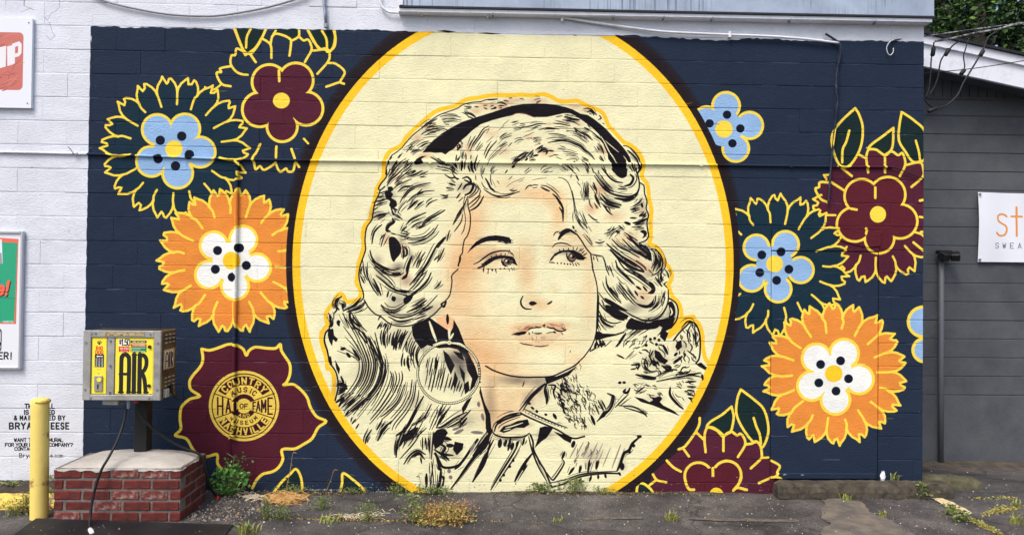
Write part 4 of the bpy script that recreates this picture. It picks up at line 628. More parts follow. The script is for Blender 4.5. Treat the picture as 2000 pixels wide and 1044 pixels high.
def jag(P,step,amp,seed):
    r=np.random.RandomState(seed); out=[]
    for a,b in zip(P,P[1:]+P[:1]):
        n=max(1,int(math.dist(a,b)/step))
        for k in range(n): out.append((a[0]+(b[0]-a[0])*k/n+r.uniform(-amp,amp)*2,a[1]+(b[1]-a[1])*k/n+r.uniform(-amp,amp)*.6))
    return out
CONC_P=mat('old_concrete',(114,105,92),.9,(84,80,77),6,12,.40,.60,bump=.5,bscale=90,space='World')
tag(sheet(jag([(1612,976),(1660,976),(1682,984),(1700,1000),(1738,1016),(1760,1030),(1800,1050),(1850,1075),(1615,1075),(1604,1046),(1618,1024),(1598,1010),(1606,992)],5,3.2,4),.002).build('concrete_patch',CONC_P),kind='structure')
FADE=mat('faded_yellow_paint',(108,95,76),.88,(80,77,76),26,10,.44,.52,bump=.3,space='World')
tag(sheet(jag([(1130,1010),(1250,1011),(1262,1015),(1130,1014)],5,1.2,5),.001).build('road_marking',FADE),kind='structure')
tag(sheet(jag([(1345,1012),(1470,1013),(1560,1016),(1560,1021),(1420,1018),(1345,1016)],5,1.2,6),.001).build('road_marking',FADE),kind='structure')
PALE=mat('pale_yellow_paint',(205,186,140),.85,(120,110,92),35,6,.52,.62,bump=.3,space='World')
tag(sheet(jag([(1812,972),(1828,972),(1862,984),(1900,1003),(1888,1008),(1862,1000),(1838,986)],8,.8,7),.007).build('road_marking',PALE),kind='structure')
SLAB=mat('gritty_slab',(98,86,72),.92,(66,60,54),9,8,.35,.6,bump=.6,bscale=80,space='World')
# ---------------------------------------------------------------- the block building with the mural
BX0,BX1=-5.4,3.775; DX0,DX1,DZ1=2.430,3.384,2.306
bld=thing('mural_building','white painted block building with a large navy mural of a woman and flowers','building')
zl=lambda k:.095+(18-k)*.2032
def rough_block(w,h,seed=0):
    b=.0050; g=.0028; gv=.0001; bx=.0018; d=.06      # joint half gaps, front chamfer, depth behind the face
    x0,x1,z0,z1=gv,w-gv,g,h-g
    V=[(x0,.0016,z0),(x1,.0016,z0),(x1,.0016,z1),(x0,.0016,z1),(x0+bx,0,z0+b),(x1-bx,0,z0+b),(x1-bx,0,z1-b),(x0+bx,0,z1-b),(x0,d,z0),(x1,d,z0),(x1,d,z1),(x0,d,z1)]
    F=[(4,5,6,7),(0,1,5,4),(1,2,6,5),(2,3,7,6),(3,0,4,7),(1,0,8,9),(2,1,9,10),(3,2,10,11),(0,3,11,8)]
    return V,F
cells=[]
JX=at(228,75)[0]
for k in range(-4,20):
    z1=zl(k-1) if k>-4 else zl(-5); z0=max(zl(k),-.02) if k<=18 else -.3
    if z1<=0: continue
    off=0 if k%2==0 else .2032
    x=JX+off-.4064*20
    while x<BX1:
        a,b=max(x,BX0),min(x+.4064,BX1); x+=.4064
        if b-a<.03: continue
        parts=[(a,b)]
        if z0<DZ1-.02:
            parts=[]
            if a<DX0: parts.append((a,min(b,DX0)))
            if b>DX1: parts.append((max(a,DX1),b))
        for a2,b2 in parts:
            if b2-a2>.02: cells.append((a2,z0,b2-a2,z1-z0))
def seen(c):
    x=c[0]+c[2]/2; return -4.15<x and c[1]<4.2 and c[1]+c[3]>.05
cells.sort(key=lambda c:(not seen(c),-int(c[2]*c[3]>.075),math.dist((c[0]+c[2]/2,c[1]),(0,1.9))))
V,F=rough_block(.4064,.2032); mb=MB().add(V,F); BLK=mb.mesh('block'); BLK.materials.append(WALL)
rest=MB()
for i,(x,z,wd,h) in enumerate(cells):
    dy=rnd.uniform(-.0018,.0022); dz=rnd.uniform(-.0012,.0012)
    if i<300:
        if abs(wd-.4064)<1e-4 and abs(h-.2032)<1e-4: me=BLK
        else:
            V,F=rough_block(wd,h); me=MB().add(V,F).mesh('block'); me.materials.append(WALL)
        inst('block',me,bld,(x,dy,z+dz),(rnd.uniform(-.004,.004),0,rnd.uniform(-.003,.003)))
    else:
        V,F=rough_block(wd,h); rest.add([(a+x,b+dy,c+z+dz) for a,b,c in V],F)
o=rest.build('outer_blocks',WALL,bld); o['kind']='stuff'
# joint bed and body behind the blocks; the front sheet is the painted mortar
mb=MB(); mb.add([(BX0,.0036,-.2),(DX0,.0036,-.2),(DX0,.0036,4.85),(BX0,.0036,4.85),(DX0,.0036,DZ1),(DX1,.0036,DZ1),(DX1,.0036,4.85),(DX1,.0036,-.2),(BX1-.004,.0036,-.2),(BX1-.004,.0036,4.85)],[(0,1,2,3),(4,5,6,2),(7,8,9,6)])
mb.build('mortar_bed',WALL,bld)
WHITEM=mat('white_masonry_paint',(222,224,232),.7,(196,198,208),4,6,.45,.7,bump=.3,bscale=40,space='World')
MB().box(BX0,BX1-.006,.07,6.0,-.2,4.85).build('wall_core',WHITEM,bld)
MB().box(BX0,BX1-.002,.004,.075,4.30,4.86).build('wall_cap',WHITEM,bld)
# painted-over doorway
door=MB().box(DX0+.007,DX1-.006,.002,.05,.13,2.105,.004).build('door',WALL,bld)
MB().box(DX0+.004,DX1-.004,.004,.05,-.2,.126,.003).build('threshold',WALL,bld)
MB().box(DX0+.02,DX1-.03,-.018,.004,.135,.185,.006).build('door_sweep',WALL,door)
MB().box(DX0+.004,DX1-.004,-.004,.05,2.112,DZ1-.006,.004).build('lintel',WALL,bld)
mb=MB(); P=[(2.98,2.26),(3.05,2.20),(3.16,2.17),(3.27,2.15),(3.39,2.16),(3.40,2.29),(3.2,2.305),(3.0,2.30)]; mb.prism(P,-.012,.004); mb.build('plaster_patch',WALL,bld)
# metal fascia along the roof edge
def fascia_mat():
    m=mat('weathered_metal',(168,182,200),.5,(140,152,170),3,6,.35,.7,bump=.05,space='World'); t=m.node_tree; b=t.nodes['Principled BSDF']; L=t.links; g=t.nodes.new('ShaderNodeNewGeometry')
    mp=t.nodes.new('ShaderNodeMapping'); mp.inputs['Scale'].default_value=(46,1,.5); L.new(g.outputs['Position'],mp.inputs['Vector']); n=t.nodes.new('ShaderNodeTexNoise'); n.inputs['Scale'].default_value=1; n.inputs['Detail'].default_value=4; L.new(mp.outputs['Vector'],n.inputs['Vector'])
    mp2=t.nodes.new('ShaderNodeMapping'); mp2.inputs['Scale'].default_value=(1.4,1,1.2); L.new(g.outputs['Position'],mp2.inputs['Vector']); n2=t.nodes.new('ShaderNodeTexNoise'); n2.inputs['Scale'].default_value=1.3; n2.inputs['Detail'].default_value=2; L.new(mp2.outputs['Vector'],n2.inputs['Vector'])
    r=t.nodes.new('ShaderNodeMapRange'); r.inputs['From Min'].default_value=.5; r.inputs['From Max'].default_value=.66; L.new(n.outputs['Fac'],r.inputs['Value']); r2=t.nodes.new('ShaderNodeMapRange'); r2.inputs['From Min'].default_value=.44; r2.inputs['From Max'].default_value=.6; L.new(n2.outputs['Fac'],r2.inputs['Value'])
    ml=t.nodes.new('ShaderNodeMath'); ml.operation='MULTIPLY'; L.new(r.outputs['Result'],ml.inputs[0]); L.new(r2.outputs['Result'],ml.inputs[1])
    mx=t.nodes.new('ShaderNodeMix'); mx.data_type='RGBA'; mx.inputs['B'].default_value=(*lin((44,48,56)),1); old=b.inputs['Base Color'].links[0].from_socket; L.new(old,mx.inputs['A']); L.new(ml.outputs[0],mx.inputs['Factor']); L.new(mx.outputs['Result'],b.inputs['Base Color']); return m
METP=fascia_mat(); WHITE=mat('white_trim_paint',(226,228,234),.5,(200,203,212),9,5,.5,.75,space='World')
fz=4.148
fa=MB().box(-.80,3.81,-.09,.02,fz,4.95).build('fascia_panel',METP,bld)
MB().box(-.812,3.815,-.10,.015,fz-.012,fz+.004).build('gap_shade_strip',mat('dark_gap',(40,42,48),.8),fa)  # solid strip coloured dark to stand for the shaded gap above the trim
MB().box(-.822,3.80,-.085,.012,fz-.046,fz-.012,.004).build('trim_board',WHITE,fa)
MB().box(-.805,-.78,-.105,.0,fz+.006,4.95).build('corner_strip',WHITE,fa)
for x in (-.02,1.02,1.45,1.87,2.55,3.3): MB().box(x,x+.012,-.092,-.03,fz-.06,fz-.040).build('trim_clip',mat('clip_steel',(120,122,128),.5) if x<0 else bpy.data.materials['clip_steel'],fa)
# ---------------------------------------------------------------- conduits and cables on the wall
def run(name,pts,r,m,label,cat,Y=-.02,n=8,sm=6):
    P=[tuple(at(a,b,Y if len(q)==0 else q[0])) for a,b,*q in pts]
    return tag(MB().tube(smoothpath(P,sm) if sm else P,r,n).build(name,m,smooth=True),label,cat)
c=run('wall_conduit',[(-60,296),(60,298),(140,300),(190,301),(330,306),(460,311),(700,314),(1000,318),(1230,320),(1400,322),(1620,325),(1742,326)],.010,WALL,'long painted-over conduit running level across the mural','conduit',-.013)
for x,y in ((150,300),(470,311),(840,316),(1095,319),(1370,321.5),(1545,324)):
    p=at(x,y,-.013); MB().box(p[0]-.012,p[0]+.012,-.026,.001,p[2]-.016,p[2]+.016,.003).build('clamp',WALL,c)
c=run('down_conduit',[(463,322),(462,350),(460.5,450),(459,550),(457.5,650),(456,760),(454,846)],.0165,WALL,'vertical painted-over pipe running down through the orange flower to the round emblem','conduit',-.022,10)
p=at(464,318,-.02); MB().box(p[0]-.024,p[0]+.024,-.045,.002,p[2]-.03,p[2]+.03,.005).build('junction_box',WALL,c)
p=at(454,848,-.02); MB().box(p[0]-.02,p[0]+.02,-.04,.001,p[2]-.02,p[2]+.02,.005).build('end_fitting',WALL,c)
MB().tube(smoothpath([tuple(at(a,b,-.03)) for a,b in ((448,852),(446,868),(449,882),(446,896),(440,902))]),.004,6).build('loose_wire',WALL,c)
GALV=mat('galvanised_steel',(158,164,174),.42,(120,126,136),20,4,.4,.7,metal=.6,space='World')
c=run('eave_conduit',[(741,-30),(742,0),(746,13),(757,22),(775,25),(880,27),(1000,29),(1080,32),(1140,41),(1200,50),(1260,58),(1310,63),(1420,68),(1500,71),(1570,76),(1638,84)],.0105,WHITE,'white conduit bent along under the grey roof fascia','conduit',-.03,10)
for x,y in ((823,24),(952,28),(1098,36),(1425,68)):
    p=at(x,y,-.03); MB().box(p[0]-.011,p[0]+.011,-.046,.001,p[2]-.028,p[2]+.026,.003).build('strap',WHITE,c)
run('roof_pipe',[(631,-30),(632.5,0),(635,28),(637,53)],.013,GALV,'short grey steel pipe coming down to the top edge of the mural','pipe',-.025,10,0)
c=bpy.data.objects['roof_pipe']; p=at(637,52,-.025); MB().lathe((p[0],p[1],p[2]-.012),[(.018,0),(.019,.01),(.019,.03),(.014,.034)],10).build('end_collar',GALV,c)
run('sagging_cable',[(150,-30),(200,0),(260,16),(330,28),(395,31.5),(440,29),(510,17),(570,1),(640,-25)],.010,mat('grey_cable',(150,154,162),.55),'grey cable sagging across the white wall above the mural','cable',-.02,8)
c=run('drop_cable',[(1612,66),(1625,74),(1637,83),(1642,94),(1640,112),(1634,145),(1633,175),(1635,200),(1631,245),(1627,285),(1623,325),(1620,365),(1618,396)],.0095,mat('navy_cable',(30,36,52),.6,(74,84,104),30,4,.55,.66,space='World'),'dark blue cable hanging down beside the maroon flower and leaves','cable',-.03,8)  # lighter flecks are highlights painted into the cable colour
MB().tube(smoothpath([tuple(at(a,b,-.04)) for a,b in ((1641,94),(1637,115),(1637,145),(1635,180),(1631,200),(1633,240),(1627,290))]),.005,6).build('twisted_lead',WALL,c)
c=run('hook_wire',[(1745,78),(1738,82),(1732,92),(1733,102),(1738,108),(1744,103),(1745,94)],.0045,mat('bare_wire',(190,192,196),.4),'small white wire hook at the mural\'s upper right corner','wire',-.03,6)
run('loose_tie',[(132,286),(138,292),(144,300),(152,301)],.003,mat('black_wire',(26,26,28),.6),'short black wire end sticking out of the conduit on the white wall','wire',-.03,6,3)
run('side_lead',[(1742,326),(1756,330),(1780,340),(1800,347),(1805,352)],.0045,bpy.data.materials['black_wire'],'black lead running off the conduit end to the wall corner','cable',-.02,6)
# ---------------------------------------------------------------- signs on the white wall
def sign_canvas(w,h,x0,y0,k,bg):
    c=Canvas(w,h,lambda p:(np.asarray(p,float)-[x0,y0])*k,k,bg); return c
c=sign_canvas(560,692,-76,36,4,(226,228,234)); RD=(196,104,90)
rr=lambda x0,y0,x1,y1,r:np.array([(x0+r-r*math.cos(t),y0+r-r*math.sin(t)) for t in np.linspace(0,math.pi/2,6)]+[(x1-r+r*math.sin(t),y0+r-r*math.cos(t)) for t in np.linspace(0,math.pi/2,6)]+[(x1-r+r*math.cos(t),y1-r+r*math.sin(t)) for t in np.linspace(0,math.pi/2,6)]+[(x0+r-r*math.sin(t),y1-r+r*math.cos(t)) for t in np.linspace(0,math.pi/2,6)])
c.fill(rr(-66,64,46.5,175,9),RD); c.rng=np.random.RandomState(1)
c.hatch('-60,68 42,68 42,172 -60,172',40,-25,30,1.6,(160,78,70)); c.hatch('-60,68 42,68 42,172 -60,172',30,-25,34,2,(208,122,104))
LW=(228,226,228); c.fill('-2,94 12,90 12,130 2,133 -8,133 -18,128 -20,98 -8,95 -8,120 -2,121',LW); c.fill('14,92 26,88 26,126 15,129',LW); c.fill('24,86 38,81 43,86 43,104 38,110 30,112 30,124 20,126 24,120',LW); c.fill('30,92 36,90 36,103 30,105',RD)
SIGN1=uvmat('soda_sign_print',c,.4)
c=sign_canvas(520,1100,-82,450,4,(226,228,232)); c.fill('-82,455 42,461 40,637 -82,637',(232,104,82)); c.fill('-82,466 40,469 36,634 -82,634',(36,160,118)); c.stroke('-82,583 38,584',.8,(20,80,62),smooth=False)
c.fill('-60,470 4,462 7,512 -60,520',(226,230,236)); c.fill('4,490 6,512 -10,514 -12,492',(150,150,156)); c.fill('-60,540 3,545 2,560 -60,566',(50,120,190))
c.text('e!',-3,551,27,(24,24,28),.26,wid=.5,adv=17,slant=.2); c.text('e!',-5,549,27,(238,104,78),.24,wid=.5,adv=17,slant=.2)
c.text('CIGARETTES',34,630.5,3.6,(222,230,226),.16,anchor='r',wid=.62,adv=2.6); c.fill(rr(-70,646,8,695,8),(20,20,22)); c.fill(rr(-67,649,5.5,692,7),(232,232,236)); c.text('4',-14,655,32,(20,20,22),.22,wid=.55); c.text('ER!',1.5,696,13,(20,20,24),.24,wid=.66,adv=13)
SIGN2=uvmat('poster_print',c,.35)
FRAME=mat('aluminium',(190,193,200),.35,metal=.5)
def wall_sign(name,px0,px1,py0,py1,m,label,border,Y=-.03,tilt=0):
    a=at(px0,py1,Y); b=at(px1,py0,Y); x0,x1,z0,z1=a[0],b[0],a[2],b[2]; t=thing(name,label,'sign',loc=(0,0,0))
    if border: 
        MB().box(x0+.01,x1-.01,Y+.012,-.001,z0+.01,z1-.01).build('backing',FRAME,t); w=border
        MB().box(x1-w,x1,Y-.008,-.002,z0+.0005,z1-.0005,.004).build('frame_side',FRAME,t); MB().box(x0,x0+w,Y-.008,-.002,z0+.0005,z1-.0005,.004).build('frame_side',FRAME,t)
        MB().box(x0+w,x1-w,Y-.007,-.002,z1-w,z1,.004).build('frame_rail',FRAME,t); MB().box(x0+w,x1-w,Y-.007,-.002,z0,z0+w,.004).build('frame_rail',FRAME,t)
        decal('print',[(x0+w,Y+.006,z0+w),(x1-w,Y+.006,z0+w),(x1-w,Y+.006,z1-w),(x0+w,Y+.006,z1-w)],m,t)
    else:
        MB().box(x0,x1,Y,-.001,z0,z1,.002).build('panel',mat('sign_enamel',(222,225,232),.4),t); decal('print',[(x0,Y-.002,z0),(x1,Y-.002,z0),(x1,Y-.002,z1),(x0,Y-.002,z1)],m,t)
        for sx in (x1-.03,x0+.03):
            for sz in (z0+.04,z1-.04): MB().ydisc((sx,sz),.005,Y-.006,Y,8).build('screw',bpy.data.materials['black_wire'],t)
wall_sign('soda_sign',-76,64,36,209,SIGN1,'white enamel sign with a red rounded square and white letters',0)
wall_sign('poster_frame',-82,46,451,720,SIGN2,'green and orange poster in a silver frame on the white wall',.022)
# ---------------------------------------------------------------- brick pedestal
BRICK=mat('red_brick',(112,46,40),.92,(74,36,34),14,6,.35,.7,bump=.5,bscale=55,rand=.16,spec=.3)
BRICKW=mat('red_brick_smeared_with_mortar',(112,52,46),.9,(158,140,132),22,10,.48,.70,bump=.5,bscale=55,rand=.1,spec=.3)
MORT=mat('grey_mortar',(122,114,107),.95,(92,86,82),24,6,.35,.65,bump=.7,bscale=70,space='World')
CAPM=mat('cement_cap',(182,177,168),.92,(146,140,132),3.5,9,.38,.72,bump=.5,bscale=45,space='World')
ped=thing('brick_pedestal','square red brick pedestal with a grey cement cap under the air machine','pedestal',loc=(0,0,0))
PX0,PX1,PY0,PY1,PH=-3.25,-2.312,-.75,-.255,.40
MB().box(PX0+.006,PX1-.006,PY0+.006,PY1-.006,-.05,PH-.004).build('mortar_core',MORT,ped)
bl,bh,bw=.200,.067,.09
def brick_mesh(L,seed):
    r=random.Random(seed); b=MB().box(0,L,0,bw,0,bh,.006); b.v=[(x+r.uniform(-.003,.003),y+r.uniform(-.002,.002),z+r.uniform(-.003,.003)) for x,y,z in b.v]; return b.mesh('brick')
bmesh_cache={}
def brick(L,loc,rz,m):
    L=round(L,3); key=(L,rnd.randrange(3),m.name)
    if key not in bmesh_cache: bmesh_cache[key]=brick_mesh(L,hash(key)%999); bmesh_cache[key].materials.append(m)
    inst('brick',bmesh_cache[key],ped,loc,(0,0,rz))
for cidx in range(5):
    z=PH-.08*(cidx+1)+.004
    def rowbricks(W,start):
        x=start; out=[]
        while x<W-.02:
            a=max(x,0); b=min(x+bl,W); 
            if b-a>.03: out.append((a,b-a))
            x+=bl+.014
        return out
    st=(0,-.13)[cidx%2]
    for i,(a,L) in enumerate(rowbricks(PX1-PX0,st)):
        white=(cidx,i) in ((0,2),(0,3),(2,2),(2,3),(3,2),(4,0))
        brick(L,(PX0+a,PY0+rnd.uniform(-.003,.003),z),0,BRICKW if white else BRICK)
    for i,(a,L) in enumerate(rowbricks(PY1-PY0-.1,(.0,-.11)[cidx%2])):
        brick(L,(PX1+rnd.uniform(-.002,.002),PY0+.097+a,z),math.pi/2,BRICK)
    for i,(a,L) in enumerate(rowbricks(PY1-PY0-.1,(.0,-.11)[cidx%2])): brick(L,(PX0,PY1-a,z),-math.pi/2,BRICK)
    for i,(a,L) in enumerate(rowbricks(PX1-PX0-.2,st)): brick(L,(PX1-.1-a,PY1,z),math.pi,BRICK)
# cement cap, domed towards the post, ragged at the edge
mb=MB(); nx,ny=24,14; V=[];F=[]; r=np.random.RandomState(8)
for j in range(ny+1):
    for i in range(nx+1):
        u,v=i/nx,j/ny; x=PX0-.002+(PX1-PX0+.004)*u; y=PY0-.002+(PY1-PY0+.004)*v
        if v>.6: k=(v-.6)/.4; x=x+(PX0+.5-x)*.12*k*k
        e=min(u,1-u,v,1-v); V.append((x+r.uniform(-.003,.003),y+r.uniform(-.003,.003),PH-.012+.03*min(1,e*7)+.026*math.sin(math.pi*u)*math.sin(math.pi*min(v*.8,.5))+r.uniform(-.002,.002)))
n=nx+1
for j in range(ny):
    for i in range(nx): F.append((j*n+i,j*n+i+1,(j+1)*n+i+1,(j+1)*n+i))
mb.add(V,F)
rim=[(i,0) for i in range(nx)]+[(nx,j) for j in range(ny)]+[(nx-i,ny) for i in range(nx)]+[(0,ny-j) for j in range(ny)]
k0=len(mb.v); top=[j*n+i for i,j in rim]; low=[(V[t][0]+r.uniform(-.002,.002),V[t][1]+r.uniform(-.002,.002),PH-.012-abs(r.normal(0,.012))) for t in top]; mb.v+=low; m_=len(rim)
for q in range(m_): mb.f.append((k0+q,k0+(q+1)%m_,top[(q+1)%m_],top[q]))
mb.build('cement_cap',CAPM,ped,True)
# ---------------------------------------------------------------- coin air machine on its post
STEEL=mat('brushed_steel',(178,176,170),.42,(140,138,132),7,5,.35,.7,metal=.25,bump=.05,space='World'); STEELD=mat('brown_tinted_steel',(112,98,78),.35,(74,64,52),5,5,.35,.7,metal=.6,space='World'); BLACKM=mat('black_paint',(22,22,25),.5,(64,62,60),50,6,.62,.72,space='World'); RUB=mat('black_rubber',(20,20,22),.6); REDP=mat('red_plastic',(196,38,34),.4)
am=thing('air_machine','steel coin-operated tyre air machine with yellow AIR panels on a black post','air machine',loc=(-2.77,-.4,.40))
def part(mb,name,m,parent=am,smooth=False):
    o=mb.build(name,m,smooth=smooth); o.parent=parent; o.matrix_parent_inverse=Matrix.Translation((2.77,.4,-.40)) if parent is am else Matrix.Identity(4); return o
MX0,MX1,MY0,MY1,MZ0,MZ1=-3.118,-2.535,-.62,-.34,.886,1.414
part(MB().box(-2.823,-2.723,-.42,-.32,.39,MZ0+.004,.004),'post',BLACKM)
hz=part(MB().box(MX0,MX1,MY0+.012,MY1,MZ0,MZ1,.006),'housing',STEELD)
fr=part(MB().box(MX0-.002,MX0+.056,MY0-.004,MY0+.02,MZ0-.002,MZ1+.002,.003).box(MX1-.052,MX1+.002,MY0-.004,MY0+.02,MZ0-.002,MZ1+.002,.003).box(MX0+.056,MX1-.052,MY0-.003,MY0+.02,MZ1-.05,MZ1+.002,.003).box(MX0+.056,MX1-.052,MY0-.003,MY0+.02,MZ0-.002,MZ0+.04,.003).box(MX0+.176,MX0+.232,MY0+.004,MY0+.018,MZ0+.041,MZ1-.051,.003),'front_frame',STEEL)
for x,z in ((MX0+.02,MZ1-.09),(MX0+.02,MZ0+.08),(MX1-.02,MZ1-.09),(MX1-.02,MZ0+.08),(MX0+.06,MZ1-.02),(MX0+.09,MZ1-.02),(MX1-.08,MZ1-.02),(MX0+.06,MZ0+.018),(MX1-.08,MZ0+.018),(MX0+.20,MZ1-.075),(MX0+.20,MZ0+.06),(MX0+.20,(MZ0+MZ1)/2)):
    part(MB().ydisc((x,z),.008,MY0-.009,MY0+.006,8),'bolt',GALV)
part(MB().box(MX0+.15,MX0+.46,MY0-.006,MY0-.002,MZ1-.036,MZ1-.014),'name_strip',mat('worn_gold_strip',(196,172,116),.5,(110,90,60),60,4,.45,.6,space='World'))
YP=(246,228,62); K=(24,24,26)
c=Canvas(320,450,bg=YP)
c.fill('22,5 118,5 118,60 22,60',(240,236,214)); c.text('$',28,14,30,K,.2,wid=.5); c.text('1.50',48,8,48,K,.17,wid=.4,adv=24)
c.fill('24,66 116,66 116,110 24,110',(206,44,40)); c.text('90 PSI',70,74,16,(240,236,220),.2,anchor='c',wid=.6); c.text('FREE SERVICE',70,98,7,(240,236,220),.18,anchor='c',wid=.5,adv=6.4)
c.fill(rr(125,16,264,37,8),K); c.text('FREE AIR CHECK',195,21,11,(240,236,220),.2,anchor='c',wid=.6,adv=9)
c.fill('125,44 264,44 264,64 125,64',(206,44,40)); c.text('IF AIR IS NEEDED',195,48,11,(240,236,220),.2,anchor='c',wid=.55,adv=8.3); c.fill('125,65 264,65 264,110 125,110',(30,128,70))
for y in (72,85,98): c.fill([(130,y),(138,y),(138,y+8),(130,y+8)],YP); c.stroke([(144,y+4),(250 if y!=85 else 210,y+4)],4,(214,226,206),smooth=False)
for P,wd in (('48,440 48,185 56,145 80,128 104,145 114,185 114,440',36),('158,128 158,442',38),('206,128 206,442',38),('206,136 240,138 262,168 262,220 242,262 212,272',34),('222,270 248,330 262,442',35),('36,290 122,290',22),('28,438 68,438',14),('98,438 134,438',14),('140,132 178,132',12),('140,438 178,438',12),('190,132 222,132',12),('188,438 222,438',12),('246,438 282,438',14)): c.stroke(P,wd,K,smooth=len(P.split())>2)
c.stroke('30,118 290,118',1.2,(220,200,60),smooth=False)
DM=uvmat('air_door_print',c,.4)
yp=MY0+.008
dp=part(MB().box(MX0+.238,MX1-.056,yp,yp+.01,MZ0+.044,MZ1-.054),'door_panel',mat('yellow_enamel',YP,.4))
def pdecal(name,x0,x1,z0,z1,y,m,parent=am):
    o=decal(name,[(x0,y,z0),(x1,y,z0),(x1,y,z1),(x0,y,z1)],m); o.parent=parent; o.matrix_parent_inverse=Matrix.Translation((2.77,.4,-.40)) if parent is am else Matrix.Identity(4); return o
pdecal('door_print',MX0+.242,MX1-.060,MZ0+.048,MZ1-.058,yp-.002,DM,dp)
for z in (MZ1-.12,MZ0+.11): part(MB().ydisc((MX1-.085,z),.013,yp-.012,yp-.001,12),'lock',mat('lock_brass',(70,60,46),.4,metal=.6) if z>1.2 else bpy.data.materials['lock_brass'],dp)
c=Canvas(118,447,bg=YP)
for x,y,r in ((58,42,10),(44,34,5),(53,26,5),(65,26,5),(74,34,5)): c.disc(x,y,r,K)
c.text('BIG',59,66,26,(214,40,36),.26,anchor='c',wid=.62,adv=23); c.text('DOG',59,100,26,(214,40,36),.26,anchor='c',wid=.62,adv=23)
c.fill('22,130 100,130 100,234 22,234',K); c.fill('32,146 48,138 48,142 90,142 90,150 48,150 48,155',(236,236,230))
for x in (36,60,84): 
    for y in range(164,228,9): c.stroke([(x-6,y),(x+6,y)],4,(226,226,220),smooth=False)
c.text('BILLS',59,246,8,(150,120,30),.16,anchor='c'); c.text('OK',56,280,12,(120,150,60),.16,anchor='c')
CM=uvmat('coin_panel_print',c,.4)
cp=part(MB().box(MX0+.060,MX0+.172,yp,yp+.01,MZ0+.044,MZ1-.054),'coin_panel',bpy.data.materials['yellow_enamel']); pdecal('coin_print',MX0+.063,MX0+.169,MZ0+.048,MZ1-.058,yp-.002,CM,cp)
sx=MX0+.085; part(MB().box(sx,sx+.062,yp-.012,yp-.0025,MZ0+.065,MZ0+.185,.003),'coin_plate',STEEL,cp); part(MB().ydisc((sx+.04,MZ0+.155),.017,yp-.017,yp-.012,14),'coin_button',bpy.data.materials['yellow_enamel'],cp); part(MB().box(sx+.026,sx+.034,yp-.0145,yp-.012,MZ0+.085,MZ0+.12),'coin_slot',BLACKM,cp)
# side: louvres, label
xs=MX1
for rows,zt in ((3,MZ1-.03),(4,MZ1-.365)):
    for a in range(rows):
        for b in range(3):
            y=MY0+.07+b*.068; z=zt-a*.031; part(MB().box(xs-.002,xs+.007,y,y+.036,z-.010,z,.002),'louvre',STEEL)
c=Canvas(90,140,bg=(232,220,196)); c.stroke('6,6 84,6 84,134 6,134 6,6',5,(150,110,70),smooth=False)
for P,wd in (('18,128 18,50 22,28 28,22 34,28 38,50 38,128',9),('50,22 50,128',11),('64,22 64,128',10),('64,24 76,34 76,60 66,70',9),('66,70 78,128',9),('16,84 40,84',7)): c.stroke(P,wd,K,smooth=False)
SM=uvmat('side_label_print',c,.4); o=decal('side_label',[(xs+.003,MY0+.05,MZ1-.30),(xs+.003,MY0+.235,MZ1-.30),(xs+.003,MY0+.235,MZ1-.15),(xs+.003,MY0+.05,MZ1-.15)],SM); o.parent=am; o.matrix_parent_inverse=Matrix.Translation((2.77,.4,-.40))
part(MB().box(xs,xs+.03,MY0+.05,MY0+.10,MZ0+.012,MZ0+.075,.004),'cable_box',STEEL); part(MB().box(xs,xs+.022,MY0+.15,MY0+.19,MZ0+.03,MZ0+.10,.004),'plug',RUB)
part(MB().box(-2.99,-2.87,-.58,-.50,MZ0-.045,MZ0+.002,.004),'outlet_box',STEEL); part(MB().lathe((-2.80,-.56,MZ0-.02),[(.012,-.055),(.014,-.05),(.014,0),(.02,.002),(.02,.02)],10),'hose_fitting',GALV); part(MB().lathe((-2.755,-.53,MZ0-.02),[(.013,-.02),(.016,0),(.016,.02)],10),'red_fitting',REDP)
sp=MB().tube(smoothpath([(xs+.02,MY0+.17,MZ0+.03),(xs+.035,MY0+.19,MZ0-.01),(xs+.06,MY0+.25,MZ0-.03),(xs+.085,MY0+.30,MZ0-.015)]),.005,6); part(sp,'power_lead',RUB)
# hoses
HG='hoses of the air machine'
h1=[tuple(at(*q)) for q in ((246,792,-.56),(245,806,-.57),(240,830,-.60),(228,862,-.68),(212,893,-.765),(199,915,-.80),(188,945,-.815),(180,980,-.83),(176,1010,-.86),(175,1026,-.92))]+[tuple(gr(176,1033,.02))]
hs=thing('air_hose','black air hose hanging over the front of the brick pedestal with a white tip','hose'); MB().tube(smoothpath(h1),.0095,8).build('hose',RUB,hs,True)
p=Vector(gr(176,1033,.022)); q=Vector(gr(180,1041,.022)); MB().tube([p,p.lerp(q,.5),q],[.016,.018,.015],10).build('air_chuck',mat('white_plastic',(222,220,214),.4),hs,True)
h2=[(-2.755,-.53,.85),(-2.745,-.53,.80),(-2.69,-.51,.70),(-2.60,-.47,.60),(-2.49,-.43,.51),(-2.39,-.405,.455),(-2.325,-.395,.425),(-2.287,-.385,.375),(-2.268,-.365,.25),(-2.25,-.31,.12),(-2.235,-.22,.03)]
hs=thing('air_hose','black air hose with a red tip looping down right of the brick pedestal','hose'); MB().tube(smoothpath(h2),.0105,8).build('hose',RUB,hs,True)
p=Vector((-2.235,-.222,.030)); q=Vector((-2.215,-.245,.026)); MB().tube([p,p.lerp(q,.5),q],[.014,.016,.012],10).build('hose_tip',REDP,hs,True)
